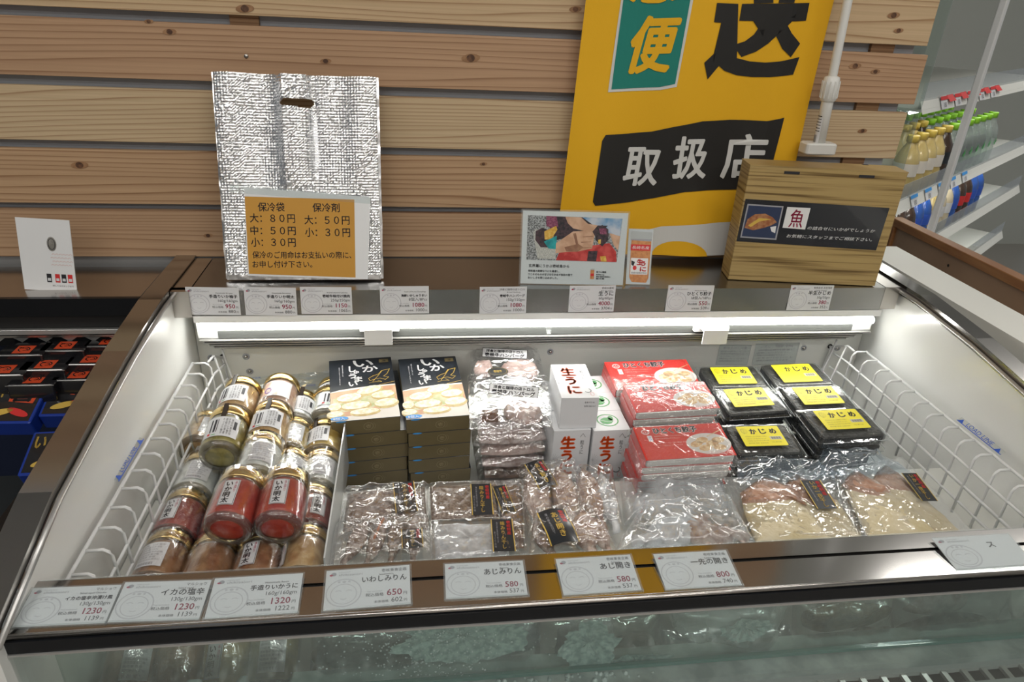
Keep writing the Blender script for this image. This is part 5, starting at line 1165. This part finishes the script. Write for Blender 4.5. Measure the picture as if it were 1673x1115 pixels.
# ---- packs seen through the front glass
GB = 'packs behind the front glass'
def hang(label, corners, yf, lumps, seed, m='bag', depth=.018, amp=.006):
    o = tag(empty('frozen_pouch', (0, 0, 0)), label, 'frozen pouch', GB)
    P = [at(*c, y=yf) for c in corners]
    S = lambda u, v: (P[0]*(1-u)+P[1]*u)*(1-v)+(P[3]*(1-u)+P[2]*u)*v
    for i, (cx_, cy_, rx, ry, mt) in enumerate(lumps):
        c = at(cx_, cy_, y=yf); sx = (at(cx_+rx, cy_, y=yf)-c).length; sz = (at(cx_, cy_+ry, y=yf)-c).length; vs = []; fs = []; n = 26; rg = 9
        for r in range(rg+1):
            for i2 in range(n):
                a = 2*math.pi*i2/n; f_ = r/rg; wob = 1+.18*nz(math.cos(a)*1.5, math.sin(a)*1.5, seed+i)
                x, z = c.x+sx*f_*wob*math.cos(a), c.z+sz*f_*wob*math.sin(a)
                vs.append((x, yf-.002-depth*.6*(1-f_**3)-.003*nz(x*60, z*60, seed+i), z))
        for r in range(rg):
            for i2 in range(n): fs.append((r*n+i2, r*n+(i2+1) % n, (r+1)*n+(i2+1) % n, (r+1)*n+i2))
        MB().add(vs, fs, 0, True).build('contents', mt, o)
    def fn(u, v):
        p = S(u, v); e = min(u, 1-u, v, 1-v); k = min(1, e/.15)
        return (p.x, p.y-depth*k**.6-amp*max(0, ridge(p.x*16, p.z*16, seed)-.4)*k, p.z)
    MB().sheet(fn, 40, 26).build('film', m, o); return o
hang('frosted pack with ice crystals behind the front glass, right of the jars', [(505, 1125), (690, 1125), (700, 1005), (510, 1020)], .612, [(600, 1060, 88, 42, 'f_greyfish'), (560, 1095, 50, 25, 'f_patty')], 101, 'bagb')
hang('frosted pack with white ice behind the front glass, left of centre', [(680, 1115), (880, 1105), (885, 1000), (690, 1010)], .612, [(785, 1045, 88, 38, 'f_frost'), (800, 1090, 60, 18, 'f_mirin')], 103, 'bagb')
hang('clear pack with a lump of ice behind the front glass, at the centre', [(870, 1105), (1085, 1090), (1080, 990), (880, 1000)], .615, [(955, 1045, 50, 42, 'f_frost'), (1030, 1060, 42, 28, 'f_greyfish')], 105, 'bag')
hang('dim pack low behind the front glass, right of the lump of ice', [(1075, 1095), (1300, 1080), (1290, 1020), (1080, 1030)], .622, [(1180, 1070, 95, 22, 'f_greyfish')], 106, 'bagb')
hang('milky plastic bag corner hanging behind the front glass, right of centre', [(1100, 1028), (1262, 1062), (1292, 975), (1088, 985)], .600, [(1140, 1000, 40, 18, 'f_frost'), (1225, 1010, 42, 30, 'f_frost')], 107, 'bagf', amp=.010)
hang('clear pack of brown shellfish behind the front glass, at the right', [(1290, 1075), (1460, 1060), (1460, 965), (1295, 975)], .612, [(1375, 1005, 70, 22, 'f_mussel'), (1420, 1035, 40, 12, 'f_mirin')], 109, 'bag')
hang('bluish clear pack at the far right behind the front glass', [(1450, 1065), (1660, 1050), (1650, 960), (1460, 970)], .612, [(1530, 985, 50, 16, 'f_aji'), (1540, 1025, 70, 22, 'f_greyfish')], 111, 'bagb')
# ================================================================ NEIGHBOURING CASE AT THE LEFT
nc = tag(empty('dark_display_case', (0, 0, 0)), 'black refrigerated display case adjoining at the left, stocked with black boxes', 'display case')
def N_(n, mb, m): return mb.build(n, m, nc)
N_('deck', MB().box(-1.9, -.436, 1.10, 1.232, .972, .985), 'steel2')
N_('deck_front', MB().box(-1.9, -.436, 1.092, 1.10, .955, .985), 'black')
N_('lamp_slot', MB().box(-1.9, -.436, 1.10, 1.232, .932, .972), 'rubber')
N_('duct_strip', MB().bev(-1.9, -.436, 1.094, 1.19, .922, .930, .001), 'alu')
N_('duct_strip', MB().bev(-1.9, -.436, 1.10, 1.19, .914, .918, .001), 'steel2')
N_('duct_grille', MB().box(-1.9, -.436, 1.11, 1.19, .896, .912), 'black')
mb = MB()
for k in range(40): mb.add([(-.44-.036*k, 1.1085, .911), (-.466-.036*k, 1.1085, .911), (-.453-.036*k, 1.1085, .902)], [(0, 1, 2)])
x = N_('duct_teeth', mb, 'alu'); x['kind'] = 'stuff'
N_('back_wall', MB().box(-1.9, -.436, 1.19, 1.232, .45, .925), mat('navy_back', (.012, .018, .045), .4))
N_('side_wall', MB().box(-.436, -.422, .48, 1.232, .30, .93), 'black')
N_('floor_tray', MB().box(-1.9, -.436, .50, 1.19, .55, .58), 'dark')
N_('side_glass', MB().add([(-.429, 1.04, .985), (-.429, .50, .89), (-.429, .50, .80), (-.429, 1.04, .80)], [(0, 1, 2, 3)]), 'sideglass')
N_('glass_edge', MB().tube([(-.429, 1.045, .986), (-.429, .50, .892)], .0022, 6), 'glassline')
N_('front_rail', MB().box(-1.9, -.436, .505, .583, .86, .888), 'steel')
# black boxes with a red square mark
M['film_black'] = mat('black_film_box', (.012, .012, .014), .16, coat=.5); M['vermil'] = mat('vermilion_print', (.62, .07, .02), .45)
def bbox(x, y, z, w_, d_, h_, lab, mk=True, rz=0):
    o = tag(empty('black_box', T=Matrix.Translation((x, y, z)) @ Matrix.Rotation(R(rz), 4, 'Z')), lab, 'box', 'black boxes in the left case')
    MB().bev(0, w_, 0, d_, 0, h_, .003).build('carton', 'film_black', o)
    MB().tube([(0, -.0005, h_*.98), (w_, -.0005, h_*.98)], .0008, 5).build('film_edge', 'alu', o)
    if mk:
        s_ = .026; cx_, cy_ = w_*.5, d_*.42; z = h_+.0004
        mb = MB().rect(cx_-s_/2, cy_-s_/2, cx_+s_/2, cy_+s_/2, z, 0)
        mb.ring(cx_, cy_, s_*.34, s_*.30, .0018, z+.0002, 1, a0=-40, a1=250).ring(cx_+s_*.05, cy_-s_*.02, s_*.17, s_*.15, .0015, z+.0002, 1, a0=-120, a1=120).line([(cx_-s_*.4, cy_+s_*.3), (cx_-s_*.1, cy_+s_*.15)], .0016, z+.0002, 1)
        mb.build('red_mark', ['vermil', 'film_black'], o)
for i, (px, py, z, lab) in enumerate([(180, 556, .905, 'black box with red square mark, rear row beside the bezel'), (108, 563, .905, 'black box with red square mark, rear row second from the bezel'), (40, 570, .905, 'black box with red square mark, rear row third from the bezel'),
                       (150, 585, .893, 'black box with red square mark, middle row beside the bezel'), (76, 594, .893, 'black box with red square mark, middle row second from the bezel'), (8, 602, .893, 'black box with red square mark, middle row third from the bezel'),
                       (130, 610, .880, 'black box with red square mark, front row beside the bezel'), (58, 618, .880, 'black box with red square mark, front row second from the bezel')]):
    p_ = at(px, py, z=z); hgt = .05
    bbox(p_.x-.034, p_.y-.020, z-hgt, .068, .044, hgt-.001, lab)
M['cobalt'] = mat('cobalt_card', (.01, .04, .30), .35)
def snack(px, py, z, lab, rz):
    p_ = at(px, py, z=z); T = Matrix.Translation((p_.x-.03, p_.y, z)) @ Matrix.Rotation(R(rz), 4, 'Z') @ Matrix.Rotation(R(20), 4, 'X')
    o = tag(empty('snack_pack', T=T), lab, 'box', 'printed packs in the left case')
    w_, d_ = .080, .075
    MB().bev(0, w_, -d_, 0, -.03, 0, .003).build('carton', 'cobalt', o)
    mb = MB().rect(.004, -d_+.004, w_-.004, -.004, .0004, 0).flat([(.032, -.004), (.074, -.006), (.070, -.038), (.034, -.034)], .0006, 1).text('旨', .040, -.034, .066, -.008, .0008, 0, bold=.003)
    mb.text('い', .008, -.030, .022, -.010, .0008, 2, bold=.001).ell(.030, -.055, .018, .006, .0008, 2, a=.3).ell(.055, -.055, .018, .006, .0008, 3, a=-.4)
    mb.build('printed_front', ['film_black', 'vermil', 'gold', 'inkred', 'cobalt'], o)
snack(122, 618, .865, 'cobalt-edged pack with red, gold and black print, beside the bezel', 0)
snack(92, 705, .84, 'cobalt-edged printed pack lower down, seen through the side glass', 2); snack(25, 628, .865, 'cobalt-edged printed pack left of the others', -2)
# leaflet stand on the dark case
T, w_, h_ = frame(at(38, 462, y=1.13), at(124, 466, y=1.13), at(33, 344, y=1.145)); T.translation.z = .986
pn = tag(MB().prism([(0, 0), (w_, 0), (w_, h_), (0, h_)], 0, .0015).build('leaflet', 'paperw'), 'white laminated leaflet with dotted arcs and small product pictures, standing on the left case', 'leaflet'); pn.matrix_world = T
mb = MB()
for r_ in range(4):
    for k in range(6): mb.ring(w_*(.60+.065*k+.03*(r_ % 2)), h_*(.36+.05*r_), w_*.028, h_*.02, .0006, .0018, 2, a0=0, a1=180, n=8)
mb.ell(w_*.62, h_*.66, w_*.09, h_*.10, .0018, 1).ring(w_*.62, h_*.66, w_*.07, h_*.08, .001, .0019, 0)
for k, x in enumerate((.50, .66, .78, .90)): mb.rect(w_*(x-.045), h_*.12, w_*(x+.045), h_*.24, .0018, 3 if k % 2 else 0).rect(w_*(x-.03), h_*.14, w_*(x+.03), h_*.18, .0019, 4)
mb.text('詳しくはスタッフまで', w_*.55, h_*.06, w_*.95, h_*.085, .0018, 0)
mb.build('print', ['ink', 'f_greyfish', 'pink' if 'pink' in M else 'pp', 'inkred', 'paper'], pn)
# ================================================================ BOTTLE COOLER AT THE RIGHT
an = math.atan2(.615, .788)
TC = Matrix.Translation((1.27, 1.66, 0)) @ Matrix.Rotation(an, 4, 'Z')
cl = tag(empty('drinks_cooler', T=TC), 'white framed glass drinks cooler with bottles on its shelves, at the right', 'cooler')
K_ = lambda n, mb, m: mb.build(n, m, cl)
M['shelfglow'] = mat('shelf_fill_glow', (1, 1, 1), .5, emit=((1, 1, .97), 11))
ZS = [.62, .815, .997, 1.245]
K_('back_panel', MB().box(-.35, 1.5, .50, .52, .2, 2.2), mat('cooler_back', (.48, .50, .47), .4))
for z in ZS:
    K_('shelf', MB().box(-.12, 1.5, 0, .50, z-.010, z-.004), 'offwhite')
    K_('shelf_fill_glow', MB().tube([(-.10, .030, z-.016), (1.45, .030, z-.016)], .004, 6), 'shelfglow')  # glowing tube added under each shelf to brighten the inside of the cooler
    K_('price_rail', MB().add([(-.12, -.004, z-.014), (1.5, -.004, z-.014), (1.5, .010, z+.018), (-.12, .010, z+.018)], [(0, 1, 2, 3)]), 'offwhite')
    K_('shelf_guard', MB().box(-.12, 1.5, .008, .010, z-.005, z+.055), 'acryl')
for k, x in enumerate((.02, .135, .25, .36, .48)):
    for z, c in ((.997, 'sky'), (1.245, 'inkred')):
        tg = MB().add([(x, -.006, z-.012), (x+.055, -.006, z-.012), (x+.055, .007, z+.017), (x, .007, z+.017)], [(0, 1, 2, 3)]).build('price_tag', 'paper', cl)
        T_ = Matrix.Translation((x, -.0065, z-.012)) @ Matrix.Rotation(R(67), 4, 'X')
        MB().rect(0, .022, .055, .031, .0006, 1, T_).text('130', .020, .004, .040, .016, .0006, 0, T_).build('lettering', ['ink', c], tg)
    K_('rail_strip', MB().add([(x+.056, -.005, 1.248), (x+.11, -.005, 1.248), (x+.11, .009, 1.262), (x+.056, .009, 1.262)], [(0, 1, 2, 3)]), 'inkred')
pb = at(1522, 372, y=1.58); 
po = tag(MB().bev(-.012, .012, -.008, .008, 0, 2.1, .003).build('cooler_post', 'whitewire'), 'white upright post at the corner of the drinks cooler', 'post'); po.matrix_world = Matrix.Translation((pb.x, 1.58, 0)) @ Matrix.Rotation(an, 4, 'Z')
K_('side_glass', MB().box(-.13, -.125, 0, .50, .3, 2.2), film('cooler_glass', (.88, .93, .90), .05, .12, 0, hazecol=(.6, .64, .6)))
K_('top_panel', MB().box(-.35, 1.5, -.02, .52, 1.62, 1.70), 'offwhite')
def bottle(kind, x, y, z, lab, grp, s_=1.0):
    col = {'tea': ('tea', 'goldcap'), 'green': ('water', 'greencap'), 'blue': ('bluelab', 'bluecap'), 'white': ('milktea', 'whitecap'), 'red': ('cola', 'redcap'), 'dark': ('cola', 'goldcap')}[kind]
    o = tag(empty('bottle', T=TC @ Matrix.Translation((x, y, z)) @ Matrix.Scale(s_, 4)), lab, 'bottle', grp)
    MB().lathe([(0, .002), (.022, 0), (.030, .006), (.0305, .055), (.0285, .06), (.0305, .066), (.0305, .098), (.027, .115), (.015, .138), (.0125, .145), (.0125, .150), (0, .150)], 20).build('body', col[0], o)
    MB().lathe([(.0128, .147), (.0148, .147), (.0150, .163), (.0138, .165), (0, .165)], 20).build('cap', col[1], o)
    MB().lathe([(.0309, .062), (.0311, .095)], 20).build('wrapper', {'tea': 'cream', 'green': 'clearlid', 'blue': 'inkblue', 'white': 'paper', 'red': 'inkred', 'dark': 'boxblack'}[kind], o)
    if kind == 'green': MB().flat([(-.012, .070), (-.004, .078), (0, .090), (.004, .079), (.013, .074), (.004, .070), (0, .062)], 0, 0, Matrix.Translation((0, -.0316, 0)) @ Matrix.Rotation(R(90), 4, 'X')).build('leaf_print', 'green', o)
    return o
M['tea'] = mat('tea_drink', (.50, .38, .14), .12, col2=(.58, .46, .20), noise_scale=20, coat=.6); M['water'] = film('clear_bottle', (.86, .92, .88), .05, .12, .5, 30); M['bluelab'] = mat('blue_bottle', (.03, .10, .38), .15, coat=.6); M['milktea'] = mat('milky_drink', (.60, .52, .36), .15, coat=.6); M['cola'] = mat('dark_drink', (.05, .03, .02), .1, coat=.6)
for k, c in (('goldcap', (.60, .44, .08)), ('greencap', (.24, .55, .02)), ('bluecap', (.02, .18, .60)), ('whitecap', (.72, .73, .72)), ('redcap', (.60, .02, .03))): M[k] = mat(k, c, .35, coat=.3)
BG = 'bottles in the drinks cooler'
sp = .072
for r_, y in enumerate((.05, .125, .20)):
    for k in range(12):
        kd = 'tea' if k < (4 if r_ < 2 else 3) else ('dark' if k == 4 else 'green')
        bottle(kd, .06+sp*k+.03*r_, y, .997-.003, '%s bottle, %s in the %s row of the middle shelf' % ({'tea': 'gold capped amber tea', 'dark': 'dark', 'green': 'green capped clear'}[kd], ['first', 'second', 'third', 'fourth', 'fifth', 'sixth', 'seventh', 'eighth', 'ninth', 'tenth', 'eleventh', 'twelfth'][k], ['front', 'second', 'third'][r_]), BG)
for r_, y in enumerate((.05, .125)):
    for k in range(12):
        kd = ['red', 'red', 'blue', 'blue', 'tea', 'white', 'white', 'blue'][k % 8] if r_ == 0 else ['blue', 'white', 'white', 'white', 'red', 'tea', 'white', 'white'][k % 8]
        bottle(kd, .12+sp*k, y, .815-.003, '%s capped bottle, %s in the %s row of the lower shelf' % ({'red': 'red', 'blue': 'blue', 'tea': 'gold', 'white': 'white'}[kd], ['first', 'second', 'third', 'fourth', 'fifth', 'sixth', 'seventh', 'eighth', 'ninth', 'tenth', 'eleventh', 'twelfth'][k], ['front', 'second'][r_]), BG)
for k in range(6): bottle('green', .30+sp*k, .28, 1.04, 'green capped bottle %s on the raised back row of the middle shelf' % ['first', 'second', 'third', 'fourth', 'fifth', 'sixth'][k], BG, .95)
for k in range(0): bottle('green', .16+sp*k, .06, 1.205-.003, 'green capped bottle %s on the top shelf' % ['first', 'second', 'third', 'fourth', 'fifth'][k], BG)
# brown framed board between the case and the cooler
M['brownframe'] = mat('brown_wood_frame', (.24, .10, .035), .4, col2=(.30, .14, .05), noise_scale=8, stretch=(1, 1, 12)); M['brownpanel'] = mat('brown_panel', (.30, .19, .12), .35, coat=.2)
bf = tag(empty('wooden_board', (1.10, 1.3, .9)), 'brown wooden framed board standing beside the white case edge', 'board')
TB = Matrix.Translation((-1.10, -1.3, -.9))
MB().box(1.100, 1.112, .55, 1.45, .80, 1.000, 0, TB).build('panel', 'brownpanel', bf)
MB().bev(1.092, 1.120, .53, 1.47, 1.000, 1.018, .003, 0, TB).build('top_rail', 'brownframe', bf)
MB().bev(1.092, 1.120, 1.45, 1.47, .80, 1.000, .003, 0, TB).build('end_stile', 'brownframe', bf)
q = at(1549, 434, x=1.098); MB().lathe([(0, 0), (.003, 0)], 10, 0, TB @ Matrix.Translation(q) @ Matrix.Rotation(R(-90), 4, 'Y')).build('peg_hole', 'rubber', bf)
for z0 in (.30,): struct(MB().box(.93, 1.09, .55, 1.45, .28, .80).build('trim_right', 'offwhite'))
struct(MB().box(1.6, 4.3, 4.3, 4.36, 0, 2.66).build('wall_back_far', mat('far_wall', (.50, .52, .48), .7)))
